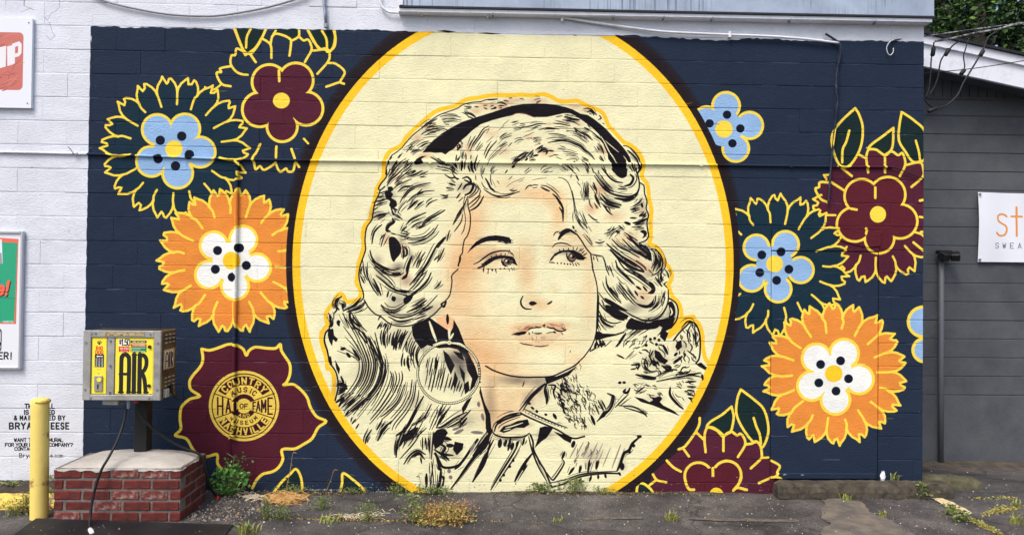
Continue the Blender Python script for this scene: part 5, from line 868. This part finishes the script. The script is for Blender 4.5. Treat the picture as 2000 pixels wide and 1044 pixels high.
# ---------------------------------------------------------------- bollard, mat, kerb stops
YB=mat('yellow_bollard_paint',(238,210,112),.6,(150,112,66),5,12,.60,.66,bump=.35,bscale=18,space='World')
def bollard():
    t=thing('bollard','yellow painted steel pipe bollard beside the brick pedestal','bollard',loc=(-3.405,-.66,0)); r0=.062; zt=.885
    b=MB(); nseg=40; prof=[(r0*1.0,-.05)]
    for k in range(13): prof.append((r0*(1+.006*math.sin(k*1.7)),zt*k/12))
    prof+=[(r0*.97,zt+.008),(r0*.80,zt+.016),(r0*.4,zt+.022),(.01,zt+.024)]
    b.lathe((0,0,0),prof,nseg); o=b.build('pipe',YB,t,True); o.rotation_euler=(0,R_(-.6),0)
    MB().lathe((0,0,zt-.012),[(r0*1.012,0),(r0*1.02,.006),(r0*1.005,.016)],nseg).build('rim',mat('worn_rim',(150,112,60),.8,(228,190,80),30,5,.4,.6,space='World'),t,True)
bollard()
MATM=mat('ribbed_rubber',(34,34,37),.5,(62,60,58),3,9,.45,.72,space='World')
P=[gr(-45,1100),gr(70,1017),gr(455,1029),gr(400,1100)]; mt=thing('rubber_mat','black ribbed rubber mat on the ground before the pedestal and bollard','mat'); mb=MB(); zz=.012
def lp(a,b,t): return a+(b-a)*t
c0=[np.array([*p[:2],0]) for p in P]
mb.add([(*p[:2],.004) for p in c0]+[(*p[:2],.020) for p in c0],[(3,2,1,0),(4,5,6,7),(0,1,5,4),(1,2,6,5),(2,3,7,6),(3,0,4,7)]); mb.build('base_sheet',MATM,mt)
rb=MB(); N=84
for k in range(N):
    t0,t1=(k+.25)/N,(k+.7)/N; q=[lp(c0[1],c0[2],t0),lp(c0[1],c0[2],t1),lp(c0[0],c0[3],t1),lp(c0[0],c0[3],t0)]
    rb.add([(a[0],a[1],.0195) for a in q]+[(a[0],a[1],.0245) for a in q],[(4,7,6,5),(0,1,5,4),(1,2,6,5),(2,3,7,6),(3,0,4,7)])
o=rb.build('ribs',MATM,mt); o['kind']='stuff'
STOPM=mat('mossy_concrete',(88,80,66),.95,(50,46,39),11,10,.36,.62,bump=.8,bscale=45,space='World')
def wheel_stop(x0,x1,y0,y1,z0,h,m,label,rz=0,seed=0):
    """precast kerb: chamfered section, worn ends"""
    L=x1-x0; W=y1-y0; sec=[(-.5,0),(-.5,.42),(-.40,.78),(-.28,.97),(.28,1.0),(.40,.8),(.5,.4),(.5,0)]; r=np.random.RandomState(seed); V=[];F=[]; ns=30; n=len(sec)
    for i in range(ns+1):
        u=i/ns; e=min(u,1-u)*L; k=1-.16*max(0,1-e/.05)
        for a,b in sec: V.append((-L/2+L*u,a*W*k+r.uniform(-.003,.003),b*h*(k if b>.3 else 1)+r.uniform(-.004,.004)*(b>0)))
    for i in range(ns):
        for j in range(n-1): F.append((i*n+j,(i+1)*n+j,(i+1)*n+j+1,i*n+j+1))
        F.append((i*n+n-1,(i+1)*n+n-1,(i+1)*n,i*n))
    F+=[tuple(range(n)),tuple(ns*n+j for j in range(n-1,-1,-1))]
    o=MB().add(V,F).build('wheel_stop',m); o.location=((x0+x1)/2,(y0+y1)/2,z0); o.rotation_euler=(0,0,rz); return tag(o,label,'kerb stop','concrete parking stops')
wheel_stop(2.44,3.955,-.175,-.02,.012,.125,STOPM,'long stained concrete parking stop lying in front of the painted door',R_(.3),1)
wheel_stop(3.80,4.38,.13,.29,-.02,.125,mat('moss_green_concrete',(96,92,66),.95,(62,60,46),9,8,.38,.64,bump=.8,bscale=45,space='World'),'short mossy concrete parking stop sticking out behind the long one',R_(-12),2)
wheel_stop(-5.1,-3.26,-.47,-.30,-.01,.10,mat('chipped_yellow_concrete',(222,190,84),.8,(120,108,84),12,8,.50,.60,bump=.6,bscale=50,space='World'),'chipped yellow parking stop behind the yellow bollard',0,3)
# ---------------------------------------------------------------- grey building set back on the right
GY=1.5; GREY=mat('grey_block_paint',(86,89,92),.8,(70,73,77),3.5,9,.36,.70,bump=.35,bscale=45,rand=.03,space='World'); GREYD=mat('grey_siding_paint',(80,82,86),.75,(70,72,75),5,6,.4,.7,bump=.2,space='World')
gb=thing('grey_building','dark grey block building with a white gabled eave set back on the right','building'); GX0,GX1=3.2,9.5
def roofz(x): # underside of the eave board along x
    return 4.086+(x-4.453)*(3.875-4.086)/(5.515-4.453)
pitch=.2014; ztop=at(1900,193,GY)[2]; z=.632; rows=[]
while z<ztop-.02: rows.append((z,min(z+pitch,ztop))); z+=pitch
for z0,z1 in rows: MB().box(GX0,GX1,GY+rnd.uniform(-.002,.002),GY+.12,z0+.003,z1-.003,.004).build('block_course',GREY,gb)
MB().box(GX0,GX1,GY-.004,GY+.12,-.25,.628,.003).build('plinth',GREY,gb)
MB().box(GX0,GX1,GY+.008,GY+6,-.25,ztop).build('wall_core',GREYD,gb)
x=GX0
while x<7.0:
    zt=roofz(x+.05)+.12
    MB().prism([(x+.004,ztop+.004),(x+.094,ztop+.004),(x+.094,roofz(x+.094)+.12),(x+.004,roofz(x)+.12)],GY-.012,GY+.02).build('siding_board',GREYD,gb); x+=.098
MB().prism([(GX0,ztop),(GX1,ztop),(GX1,roofz(GX1)+.1),(GX0,roofz(GX0)+.1)],GY+.01,GY+6).build('gable_core',GREYD,gb)
MB().box(GX0,GX1,GY-.02,GY+.01,ztop-.012,ztop+.010).build('sill_trim',GREYD,gb)
EY=1.15; sl_=(3.875-4.086)/(5.515-4.453)
fb=MB().prism([(3.4,roofz(3.4)),(8.5,roofz(8.5)),(8.5,roofz(8.5)+.235),(3.4,roofz(3.4)+.235)],EY,EY+.04).build('eave_board',WHITE,gb)
MB().prism([(3.4,roofz(3.4)+.225),(8.5,roofz(8.5)+.225),(8.5,roofz(8.5)+.315),(3.4,roofz(3.4)+.315)],EY-.03,EY+.035).build('eave_trim',WHITE,fb)
MB().prism([(3.4,roofz(3.4)+.04),(8.5,roofz(8.5)+.04),(8.5,roofz(8.5)+.07),(3.4,roofz(3.4)+.07)],EY+.04,GY+.02).build('soffit',GREYD,fb)
MB().prism([(3.3,roofz(3.3)+.318),(8.6,roofz(8.6)+.318),(8.6,roofz(8.6)+.345),(3.3,roofz(3.3)+.345)],EY-.06,EY+6).build('roof_edge',mat('black_roofing',(34,34,38),.9),gb)
MB().box(GX0,GX1,GY-.42,GY-.004,-.3,-.075,.01).build('foundation_slab',SLAB,gb)
# flood light pipe
t=thing('floodlight_post','grey pipe with a small black floodlight against the grey building','floodlight',loc=(4.82,GY-.07,-.1)); GP=mat('grey_pipe_paint',(92,95,99),.5,space='World')
MB().tube([(0,0,0),(0,0,1.0),(0,0,2.26)],.028,12).build('pipe',GP,t,True); MB().box(-.05,.09,-.05,.03,2.25,2.29,.006).build('bracket',BLACKM,t)
for dx,a in ((-.005,.3),(.13,-.5)):
    o=MB().box(-.045,.045,-.07,.03,-.04,.04,.01).build('lamp_head',BLACKM,t); o.location=(dx,-.03,2.235); o.rotation_euler=(R_(25),0,a)
# banner
c=Canvas(700,380,bg=(232,234,240)); OR=(226,152,72)
c.stroke('158,128 146,118 126,116 110,124 106,142 114,158 134,170 152,182 158,202 150,226 130,236 110,232 99,220',11,OR); c.stroke('212,76 212,236',12,OR,smooth=False); c.stroke('184,126 242,126',11,OR,smooth=False)
for i,ch in enumerate('SWEA'): c.text(ch,94+i*42,276,28,(60,62,70),.12,wid=.62)
BM=uvmat('banner_print',c,.5); bt=thing('banner','white vinyl banner with thin orange letters hung on the grey wall','banner')
a=at(1910,375,GY-.03); b=at(1913,511,GY-.03); x0,z1,z0=a[0],a[2],b[2]; W=(z1-z0)*700/380; nb=MB(); nn=24; V=[];F=[]
me=bpy.data.meshes.new('vinyl_sheet'); 
for i in range(nn+1):
    for j in range(9):
        u,v=i/nn,j/8; V.append((x0+W*u+.008*math.sin(v*3),GY-.03-.010*math.sin(u*9+v*2)*math.sin(math.pi*v)-.006*math.sin(u*23),z0+(z1-z0)*v-.01*math.sin(math.pi*u)*(v>.5)))
F=[(i*9+j,(i+1)*9+j,(i+1)*9+j+1,i*9+j+1) for i in range(nn) for j in range(8)]
me.from_pydata(V,[],F); uvl=me.uv_layers.new()
for pl in me.polygons:
    for li in pl.loop_indices: vi=me.loops[li].vertex_index; uvl.data[li].uv=((vi//9)/nn,(vi%9)/8)
    pl.use_smooth=True
me.materials.append(BM); inst('vinyl_sheet',me,bt)
for u,v in ((.012,.03),(.012,.97),(.5,.97),(.5,.03)): MB().ydisc((x0+W*u,z0+(z1-z0)*v),.012,GY-.05,GY-.03,12).build('grommet',GALV,bt)
# ---------------------------------------------------------------- service wires at the corner
BW=bpy.data.materials['black_wire']; LW_=mat('weathered_wire',(150,150,150),.5,(60,60,62),14,4,.45,.55,space='World')
def wire(pts,r,m,label,Y,name='service_wire',conns=()):
    t=thing(name,label,'wire','service wires at the building corner'); P=[tuple(at(a,b,(q[0] if q else Y))) for a,b,*q in pts]; MB().tube(smoothpath(P,6),r,7).build('wire',m,t,True)
    for (a,b),(c_,d) in conns:
        p=Vector(at(a,b,Y)); q=Vector(at(c_,d,Y)); MB().tube([p,p.lerp(q,.1),p.lerp(q,.9),q],[.010,.019,.019,.012],8).build('connector',RUB,t,True)
    return t
wire([(1740,79,-.02),(1806,71,.05),(1900,58,.1),(1975,48,.15),(2060,36,.2)],.006,LW_,'thin wire leaving the mural corner and rising to the right',.05)
wire([(1826,81),(1856,76),(1900,66),(1950,57),(1980,49),(2060,34)],.0095,LW_,'thick overhead service cable rising to the upper right',.1)
wire([(1824,83),(1823,93),(1819,115),(1817,150),(1813,178),(1806,192)],.0065,BW,'leftmost looped service lead with a black splice sleeve',.12,conns=[((1824,92),(1821,110))])
wire([(1892,73),(1868,84),(1854,97),(1838,118),(1832,150),(1822,175),(1807,193)],.0065,BW,'second service lead from the wall with a slanting splice sleeve',.14,conns=[((1854,95),(1846,109))])
wire([(1892,75),(1886,95),(1882,110),(1884,128),(1883,140)],.0055,BW,'short service lead ending in a black tap connector',.1,conns=[((1884,136),(1876,146))])
wire([(1946,62),(1930,74),(1921,95),(1912,112),(1895,140),(1880,165),(1870,186),(1850,205),(1830,211),(1814,204),(1805,193)],.0075,BW,'long service lead swinging in a low loop to the wall',.08,conns=[((1921,98),(1914,110)),((1832,211),(1812,218))])
wire([(1800,143,.2),(1900,134,.2),(2060,109,.2)],.004,BW,'thin level line crossing the white eave',.2)
# ---------------------------------------------------------------- trees behind
LEAFS=[mat('leaf_dark',(34,54,30),.6,(18,32,18),1.5,3,.4,.6,spec=.3,space='World'),mat('leaf_mid',(74,106,50),.55,(38,62,30),1.5,3,.4,.6,spec=.3,space='World'),mat('leaf_bright',(122,158,66),.5,(78,116,46),1.5,3,.4,.6,spec=.3,space='World')]; BARK=mat('bark',(72,62,52),.95,(44,38,34),9,6,.4,.6,bump=.8,bscale=20)
def leaf_quads(C,N,size,rs):
    """N folded leaves at centres C"""
    d=rs.normal(size=(N,3)); d/=np.linalg.norm(d,axis=1)[:,None]; d[:,2]*=.6; e=np.cross(d,rs.normal(size=(N,3))); e/=np.linalg.norm(e,axis=1)[:,None]; s=size*rs.uniform(.6,1.3,(N,1))
    V=np.stack([C-d*s*.5,C+e*s*.27,C+d*s*.5,C-e*s*.27],1).reshape(-1,3); F=np.arange(N*4).reshape(-1,4); return V,F
def tree(x,y,h,rx,rz,n,label,seed,size=.11,bright=.10):
    rs=np.random.RandomState(seed); t=thing('broadleaf_tree',label,'tree','trees behind the grey building',loc=(x,y,-.2)); zc=h-rz
    mb=MB().tube([(0,0,0),(.05,.02,h*.25),(-.04,.05,h*.5),(.03,0,h*.8)],[.24,.19,.14,.05],10)
    for k in range(9):
        a=rs.uniform(0,6.28); z=h*rs.uniform(.25,.7); q=rs.uniform(.5,.85)*rx; mb.tube([(0,0,z),(math.cos(a)*q*.5,math.sin(a)*q*.5,z+rz*.25),(math.cos(a)*q,math.sin(a)*q,z+rz*.6)],[.09,.06,.02],6)
    mb.build('trunk',BARK,t,True)
    # clumps over an uneven volume
    nc=70; cc=rs.normal(size=(nc,3)); cc/=np.linalg.norm(cc,axis=1)[:,None]; cc*=rs.uniform(.35,1.,(nc,1))**.6; cc=cc*[rx,rx,rz]+[0,0,zc]; cr=rs.uniform(.35,.8,nc)*rx*.36; ct=rs.choice(3,nc,p=[.66-bright,.34,bright])
    me=bpy.data.meshes.new('crown'); Vs=[];mi=[]
    k=n//nc
    for c_,r_,ty in zip(cc,cr,ct):
        d=rs.normal(size=(k,3)); d/=np.linalg.norm(d,axis=1)[:,None]; C=c_+d*r_*rs.uniform(.3,1.0,(k,1))**.5*[1,1,.75]
        V,F=leaf_quads(C,k,size,rs); Vs.append(V); mi+= list(np.where(rs.uniform(size=k)<.75,ty,rs.choice(3,k)))
    V=np.vstack(Vs); N=len(V)//4; me.vertices.add(len(V)); me.vertices.foreach_set('co',V.ravel()); me.loops.add(len(V)); me.loops.foreach_set('vertex_index',np.arange(len(V))); me.polygons.add(N); me.polygons.foreach_set('loop_start',np.arange(0,len(V),4)); me.polygons.foreach_set('material_index',np.array(mi,dtype=np.int32))
    for m in LEAFS: me.materials.append(m)
    me.update(calc_edges=True); me.validate(); inst('crown',me,t)
tree(9.2,7.4,9.6,2.5,4.2,38000,'dark leafy tree close behind the grey roof, left of its neighbours',31)
tree(12.0,7.8,9.4,2.7,4.2,32000,'leafy tree with bright tips at the picture\'s upper right edge',32,bright=.2)
tree(11.2,12,12.0,3.8,5.6,34000,'tall dark tree standing behind the other two trees',33,.26,.03)
tree(15.5,12.5,11.5,3.6,5.4,18000,'tree farthest to the right behind the grey building',34,.26,.06)
# ---------------------------------------------------------------- weeds and litter
GRASS=[mat('grass_green',(126,146,70),.6,(150,138,78),26,3,.4,.6,space='World'),mat('weed_green',(92,120,60),.6,(120,116,66),30,3,.4,.6,space='World'),mat('dry_stalk',(176,142,84),.8,(140,104,60),12,3,.4,.6,space='World'),mat('red_brown_weed',(150,98,64),.8,(176,140,84),14,3,.4,.6,space='World')]
def blades(mb,c,n,h,spread,rs,w=.006,lean=.6):
    for _ in range(n):
        a=rs.uniform(0,6.283); b=np.array([c[0]+np.clip(rs.normal(),-1.3,1.3)*spread*.26,c[1]+np.clip(rs.normal(),-1.3,1.3)*spread*.2,c[2]-.004]); hh=h*rs.uniform(.45,1.1); o=np.array([math.cos(a),math.sin(a),0])*hh*lean*rs.uniform(.3,1.2); s=np.array([-math.sin(a),math.cos(a),0])*w*rs.uniform(.6,1.3)
        p0=b; p1=b+o*.3+[0,0,hh*.6]; p2=b+o+[0,0,hh*rs.uniform(.7,1.0)]
        mb.add([p0-s,p0+s,p1+s*.8,p1-s*.8,p2],[(0,1,2,3),(3,2,4)])
def leaves(mb,c,n,h,spread,rs,size):
    C=np.stack([c[0]+rs.normal(size=n)*spread*.33,c[1]+rs.normal(size=n)*spread*.25,c[2]+h*rs.uniform(.12,1,n)],1); k=1-.55*((C[:,2]-c[2])/h); C[:,0]=c[0]+(C[:,0]-c[0])*(.5+k); V,F=leaf_quads(C,n,size,rs); mb.add(V,[tuple(f) for f in F])
def stems(mb,c,n,h,spread,rs,r=.0025):
    for _ in range(n):
        a=rs.uniform(0,6.283); e=(c[0]+math.cos(a)*spread*.3*rs.uniform(.2,1),c[1]+math.sin(a)*spread*.25*rs.uniform(.2,1),c[2]+h*rs.uniform(.6,1)); mb.tube([(c[0],c[1],c[2]-.01),((c[0]+e[0])/2+rs.normal()*.01,(c[1]+e[1])/2,(c[2]+e[2])/2),e],[r,r*.8,r*.4],5)
def gp(px,py): p=gr(px,py,.015); return np.array([p[0],p[1],gz(p[0],p[1])])
def weed(px,py,hpx,wpx,kind,label,seed,name='weed',group='weeds growing in the tarmac'):
    c=gp(px,py); k=1/250.; h,wd=hpx*k,wpx*k; rs=np.random.RandomState(seed)
    if kind=='grass':
        mb=MB(); blades(mb,c,max(18,int(wpx*1.1)),h,wd,rs); o=mb.build(name,GRASS[0]); return tag(o,label,'weed',group)
    t=thing(name,label,'weed',group); m=MB(); stems(m,c,7,h,wd,rs); m.build('stem',GRASS[1] if kind!='dry' else GRASS[2],t)
    m=MB()
    if kind=='leafy': leaves(m,c,int(60+wpx*4),h,wd,rs,.030)
    elif kind=='fine': leaves(m,c,int(80+wpx*5),h,wd,rs,.017); blades(m,c,14,h,wd,rs,.003,.3)
    else: leaves(m,c,int(60+wpx*4),h,wd,rs,.016)
    m.build('foliage',GRASS[{'leafy':1,'fine':1,'dry':3}[kind]],t); return t
# the leafy bush beside the pedestal
def bush():
    c=gp(452,966); c[1]=-.16; rs=np.random.RandomState(77); t=thing('leafy_bush','bushy green plant at the wall between the pedestal and the badge flower','plant')
    m=MB(); stems(m,c,16,.30,.5,rs,.004); m.tube([(c[0],c[1],.1),(c[0]+.02,c[1],.25),(c[0]+.04,c[1]-.02,.34),(c[0]-.03,c[1],.375)],[.004,.003,.003,.002],5); m.build('stem',GRASS[1],t)
    m=MB(); C=rs.normal(size=(420,3)); C/=np.linalg.norm(C,axis=1)[:,None]; C=C*rs.uniform(.35,1,(420,1))**.5*[.175,.10,.125]+[c[0],c[1],.155]; V,F=leaf_quads(C,420,.045,rs); m.add(V,[tuple(f) for f in F])
    C=rs.normal(size=(40,3))*[.05,.02,.03]+[c[0]+.06,c[1],.30]; V,F=leaf_quads(C,40,.036,rs); m.add(V,[tuple(f) for f in F]); m.build('foliage',mat('bush_leaf',(84,134,54),.45,(52,96,40),9,3,.4,.62,spec=.5,space='World'),t)
bush()
W_=[(519,1012,42,16,'fine','slim upright weed in the tarmac below the badge flower'),(548,1012,30,40,'fine','bushy little weed just right of the slim one'),(486,1038,24,50,'grass','yellowish grass tuft at the corner of the rubber mat'),(628,994,28,26,'fine','small weed between the straw and the left oval edge'),(645,1013,14,50,'grass','low spreading grass tuft below the small leaf outlines'),(718,1012,36,38,'fine','knee-low ragged weed left of the dried patch'),(806,1018,58,34,'leafy','tallest green weed standing in the dried patch'),(1090,1012,12,26,'grass','tiny grass tuft in front of the denim collar'),(1312,1014,24,28,'grass','bright grass tuft on the faded yellow line'),(1056,962,20,34,'leafy','low broad-leaved weed against the wall below the jacket'),(1122,962,32,40,'leafy','fresh green weed against the wall below the shirt hem'),(1652,975,22,26,'grass','grass tuft before the long parking stop'),(1722,1004,16,22,'grass','small grass tuft at the edge of the bare concrete patch'),(1800,972,34,26,'leafy','green sprig leaning on the right end of the long parking stop'),(1858,1000,20,18,'leafy','sprig at the end of the pale yellow mark'),(1876,1012,22,22,'leafy','larger sprig where the grassy cracks meet'),(1984,1018,26,30,'grass','grass tuft at the far right of the tarmac'),(1984,990,20,24,'grass','grass tuft in the upper crack at the right edge'),(775,962,24,30,'fine','dark weed at the foot of the wall by the yellow oval'),(845,962,18,50,'leafy','dark low leaves at the wall below the fur collar'),(20,962,24,40,'leafy','weed against the white wall left of the bollard'),(118,985,40,34,'leafy','weed squeezed between the bollard and the pedestal'),(52,990,34,30,'fine','rank weed just left of the bollard'),(30,1000,30,40,'fine','weed sprouting by the yellow parking stop at the left edge'),(100,955,34,30,'leafy','weed by the white wall just behind the bollard'),(140,1000,22,26,'fine','small weed at the left corner of the brick pedestal'),(690,962,12,40,'fine','low weeds at the wall under the right small leaf'),(1180,964,12,30,'fine','low weeds at the wall by the lower right of the oval'),(905,1000,26,40,'dry','reddish dry weed on the right of the dried patch'),(575,962,18,50,'fine','thin weeds at the wall under the small left leaf')]
for i,(a,b,h,w_,k,l) in enumerate(W_): weed(a,b,h,w_,k,l,200+i)
for px,py,top,l,sd in ((560,958,(572,885),'tall bent stalk before the small left leaf outline',1),(640,956,(652,918),'thin curled stalk between the two small leaf outlines',2),(820,958,(818,925),'thin dark stalk at the lower left of the oval',3)):
    p=gp(px,py); p[1]=-.05; q=at(*top,-.06); t=thing('dry_stalk',l,'weed','dry stalks along the wall'); MB().tube(smoothpath([tuple(p),tuple((p+q)/2+[.01,0,.02]),tuple(q),tuple(q+[.03,0,.004])]),[.0025]*19,5).build('stem',GRASS[2 if sd<3 else 1],t)
    rs=np.random.RandomState(sd); m=MB(); C=np.array([p+(q-p)*u for u in rs.uniform(.2,.9,7)])+rs.normal(size=(7,3))*.012; V,F=leaf_quads(C,7,.028,rs); m.add(V,[tuple(f) for f in F]); m.build('foliage',GRASS[1],t)
# grass behind the stop
m=MB(); p=np.array([*at(1746,936,-.012)[:1],-.012,.12]); rs=np.random.RandomState(5); blades(m,p,16,.10,.10,rs,.004,.7); tag(m.build('weed',GRASS[0]),'few long grass blades sprouting behind the long parking stop','weed','weeds growing in the tarmac')
# straw and dried creeping weed
def straw(poly,n,ln,m,name,label,seed,cat,hmax=.03):
    rs=np.random.RandomState(seed); P=np.array([gr(a,b)[:2] for a,b in poly]); c=P.mean(0); mb=MB()
    for _ in range(n):
        u=rs.dirichlet(np.ones(len(P))*.9); q=(P*u[:,None]).sum(0); a=rs.normal(0,.55)+(0 if rs.uniform()<.7 else 1.3); L=ln*rs.uniform(.4,1.2); z=gz(*q)+rs.uniform(.003,hmax); d=np.array([math.cos(a),math.sin(a),rs.normal(0,.10)])*L*.5; s=np.array([-math.sin(a),math.cos(a),.3])*.0030; mid=np.array([*q,z])+[0,0,rs.uniform(0,.02)]+s*rs.normal()*4
        A=np.array([*q,z])-d; B=np.array([*q,z])+d; mb.add([A-s,A+s,mid+s,mid-s,B+s,B-s],[(0,1,2,3),(3,2,4,5)])
    o=mb.build(name,m); return tag(o,label,cat,kind='stuff')
STRAW=mat('straw',(196,158,98),.8,(158,112,62),16,3,.4,.62,space='World')
straw([(508,972),(520,990),(560,994),(610,988),(596,970),(560,964)],300,.15,STRAW,'straw','heap of dry straw below the small leaf outlines',1,'straw',.03)
straw([(440,968),(500,985),(520,978),(470,962)],60,.12,mat('pale_twig',(190,176,150),.8),'twigs','pale twigs scattered beside the bush',2,'twigs',.015)
straw([(640,1012),(760,1016),(770,998),(660,1008)],50,.10,bpy.data.materials['pale_twig'],'twigs','pale twigs strewn left of the dried weed patch',3,'twigs',.012)
def creeper(poly,n,size,mats,label,seed,hmax=.07,name='creeping_weed'):
    rs=np.random.RandomState(seed); P=np.array([gr(a,b)[:2] for a,b in poly]); mb=MB(); mi=[]
    for _ in range(n):
        u=rs.dirichlet(np.ones(len(P))*.8); q=(P*u[:,None]).sum(0); C=np.array([[*q,gz(*q)+abs(rs.normal(0,hmax*.45))]]); V,F=leaf_quads(C,1,size,rs); mb.add(V,[tuple(f) for f in F]); mi.append(rs.choice(len(mats)))
    me=mb.mesh(name)
    for m in mats: me.materials.append(m)
    me.polygons.foreach_set('material_index',np.array(mi,dtype=np.int32)); o=bpy.data.objects.new(name,me); COL.objects.link(o); return tag(o,label,'weeds',kind='stuff')
DRYG=mat('dry_grass',(186,164,92),.8,(150,132,66),12,3,.4,.6,space='World')
creeper([(760,1012),(800,1000),(860,992),(930,1000),(960,1016),(920,1032),(850,1038),(790,1034)],3800,.024,[GRASS[2],GRASS[3],DRYG,GRASS[0]],'dried brown and yellow creeping weed patch on the tarmac',4,.11)
creeper([(1862,998),(1900,1012),(1950,1036),(1985,1060),(1975,1060),(1930,1034),(1880,1010)],700,.022,[GRASS[0],DRYG,GRASS[0]],'bright grass growing along the crack at the right',5,.03)
creeper([(1900,1008),(1950,990),(2010,992),(2010,998),(1950,998),(1905,1014)],420,.022,[GRASS[0],DRYG],'grass growing along the branching crack at the right edge',6,.03)
creeper([(1890,974),(1990,976),(1990,980),(1890,979)],130,.020,[DRYG,GRASS[0]],'sparse dry grass line on the dark tarmac at the right',7,.02)
creeper([(0,968),(60,972),(100,990),(110,1012),(60,1010),(0,1000)],700,.03,[GRASS[3],GRASS[2],GRASS[1],BARK],'leaf litter and weeds piled round the bollard\'s foot',8,.05,'leaf_litter')
creeper([(415,975),(500,962),(760,962),(760,968),(500,972)],900,.016,[BARK,GRASS[3],GRASS[1],BARK],'dirt and dead leaves gathered along the foot of the mural, left',9,.03,'wall_litter')
creeper([(820,964),(1200,966),(1500,968),(1500,973),(1200,970),(820,970)],1800,.014,[BARK,GRASS[3],GRASS[1],BARK],'dirt and dead leaves gathered along the foot of the mural, right',10,.022,'wall_litter')
creeper([(430,1012),(760,1014),(1100,1016),(1100,1018),(760,1017),(430,1015)],900,.020,[DRYG,BARK,GRASS[3]],'thin line of dead grass along the seam in the tarmac',11,.008,'seam_litter')
def chips(n,mats,smin,smax,seed,name,label,region):
    rs=np.random.RandomState(seed); mb=MB(); mi=[]
    for _ in range(n):
        x=rs.uniform(region[0],region[1]); y=region[2]+(region[3]-region[2])*rs.uniform()**region[4]; s=rs.uniform(smin,smax)*(1 if rs.uniform()<.9 else 1.8); z=gz(x,y) if seed!=4 else .0245; a=rs.uniform(0,6.28); P=[]
        for k in range(5):
            t=a+k*1.2566+rs.uniform(-.3,.3); q=s*rs.uniform(.5,1); P.append((x+math.cos(t)*q,y+math.sin(t)*q,z+.002))
        mb.add(P+[(p[0]*.6+x*.4,p[1]*.6+y*.4,z+.002+s*.7) for p in P],[(5,6,7,8,9)]+[(k,(k+1)%5,5+(k+1)%5,5+k) for k in range(5)]); mi+= [rs.choice(len(mats))]*6
    me=mb.mesh(name)
    for m in mats: me.materials.append(m)
    me.polygons.foreach_set('material_index',np.array(mi,dtype=np.int32)); o=bpy.data.objects.new(name,me); COL.objects.link(o); return tag(o,label,'gravel',kind='stuff')
CH=[mat('chip_white',(214,210,202),.8),mat('chip_grey',(150,146,140),.9),mat('chip_dark',(66,62,60),.9),mat('chip_tan',(150,128,100),.9)]
chips(1300,[CH[0],CH[1],CH[1],CH[2],CH[2],CH[3],CH[3]],.002,.0065,1,'gravel','loose gravel and paint chips over the tarmac',(-2.2,3.9,-1.3,-.02,.8))
chips(800,[CH[2],CH[2],CH[1],CH[2],CH[3]],.004,.011,2,'gravel','grey gravel heaped beside the brick pedestal',(-2.3,-1.75,-.75,-.12,1))
chips(220,[CH[0],CH[1],CH[2],CH[2]],.003,.007,3,'gravel','loose chips on the dark tarmac by the grey building',(3.9,7,-1.2,1.0,1))
SOIL=mat('dark_soil',(70,60,50),.95,(44,40,36),14,8,.38,.62,bump=.9,bscale=50,space='World')
rs=np.random.RandomState(12); V=[];F=[]; nx=60
for i in range(nx+1):
    x=-5.3+(2.0)*i/nx; hh=(.085 if x<-3.5 else .085*max(0,(-3.3-x)/.2)); 
    for j,(y,k) in enumerate(((.03,1.),(-.06,1.),(-.15,.75),(-.24,.35),(-.32,-.15))): V.append((x,y+rs.uniform(-.012,.012)*(j>0),gz(x,y)+hh*k+rs.uniform(-.008,.008)))
for i in range(nx):
    for j in range(4): F.append((i*5+j,(i*5+j+1),(i+1)*5+j+1,(i+1)*5+j))
tag(MB().add(V,F).build('soil_strip',SOIL,smooth=True),kind='structure')
chips(60,[CH[1],CH[2],CH[3]],.003,.007,4,'gravel','a little grit lying on the black rubber mat',(-3.3,-2.0,-1.2,-.9,1))
# crumpled paper
rs=np.random.RandomState(3); p=at(1722,938,-.03); V=[];F=[]; n=9
for j in range(5):
    for i in range(n): t=i/n*6.283; q=.024*math.sin(math.pi*(j+.9)/5.6)*rs.uniform(.45,1.5); V.append((p[0]+math.cos(t)*q,-.045+math.sin(t)*q*.5,.125+.085*j/4+rs.uniform(-.014,.014)))
F=[(j*n+i,j*n+(i+1)%n,(j+1)*n+(i+1)%n,(j+1)*n+i) for j in range(4) for i in range(n)]+[tuple(range(n-1,-1,-1)),tuple(4*n+i for i in range(n))]
tag(MB().add(V,F).build('crumpled_paper',mat('paper',(226,228,234),.8)),'crumpled white paper stuck behind the long parking stop','litter')
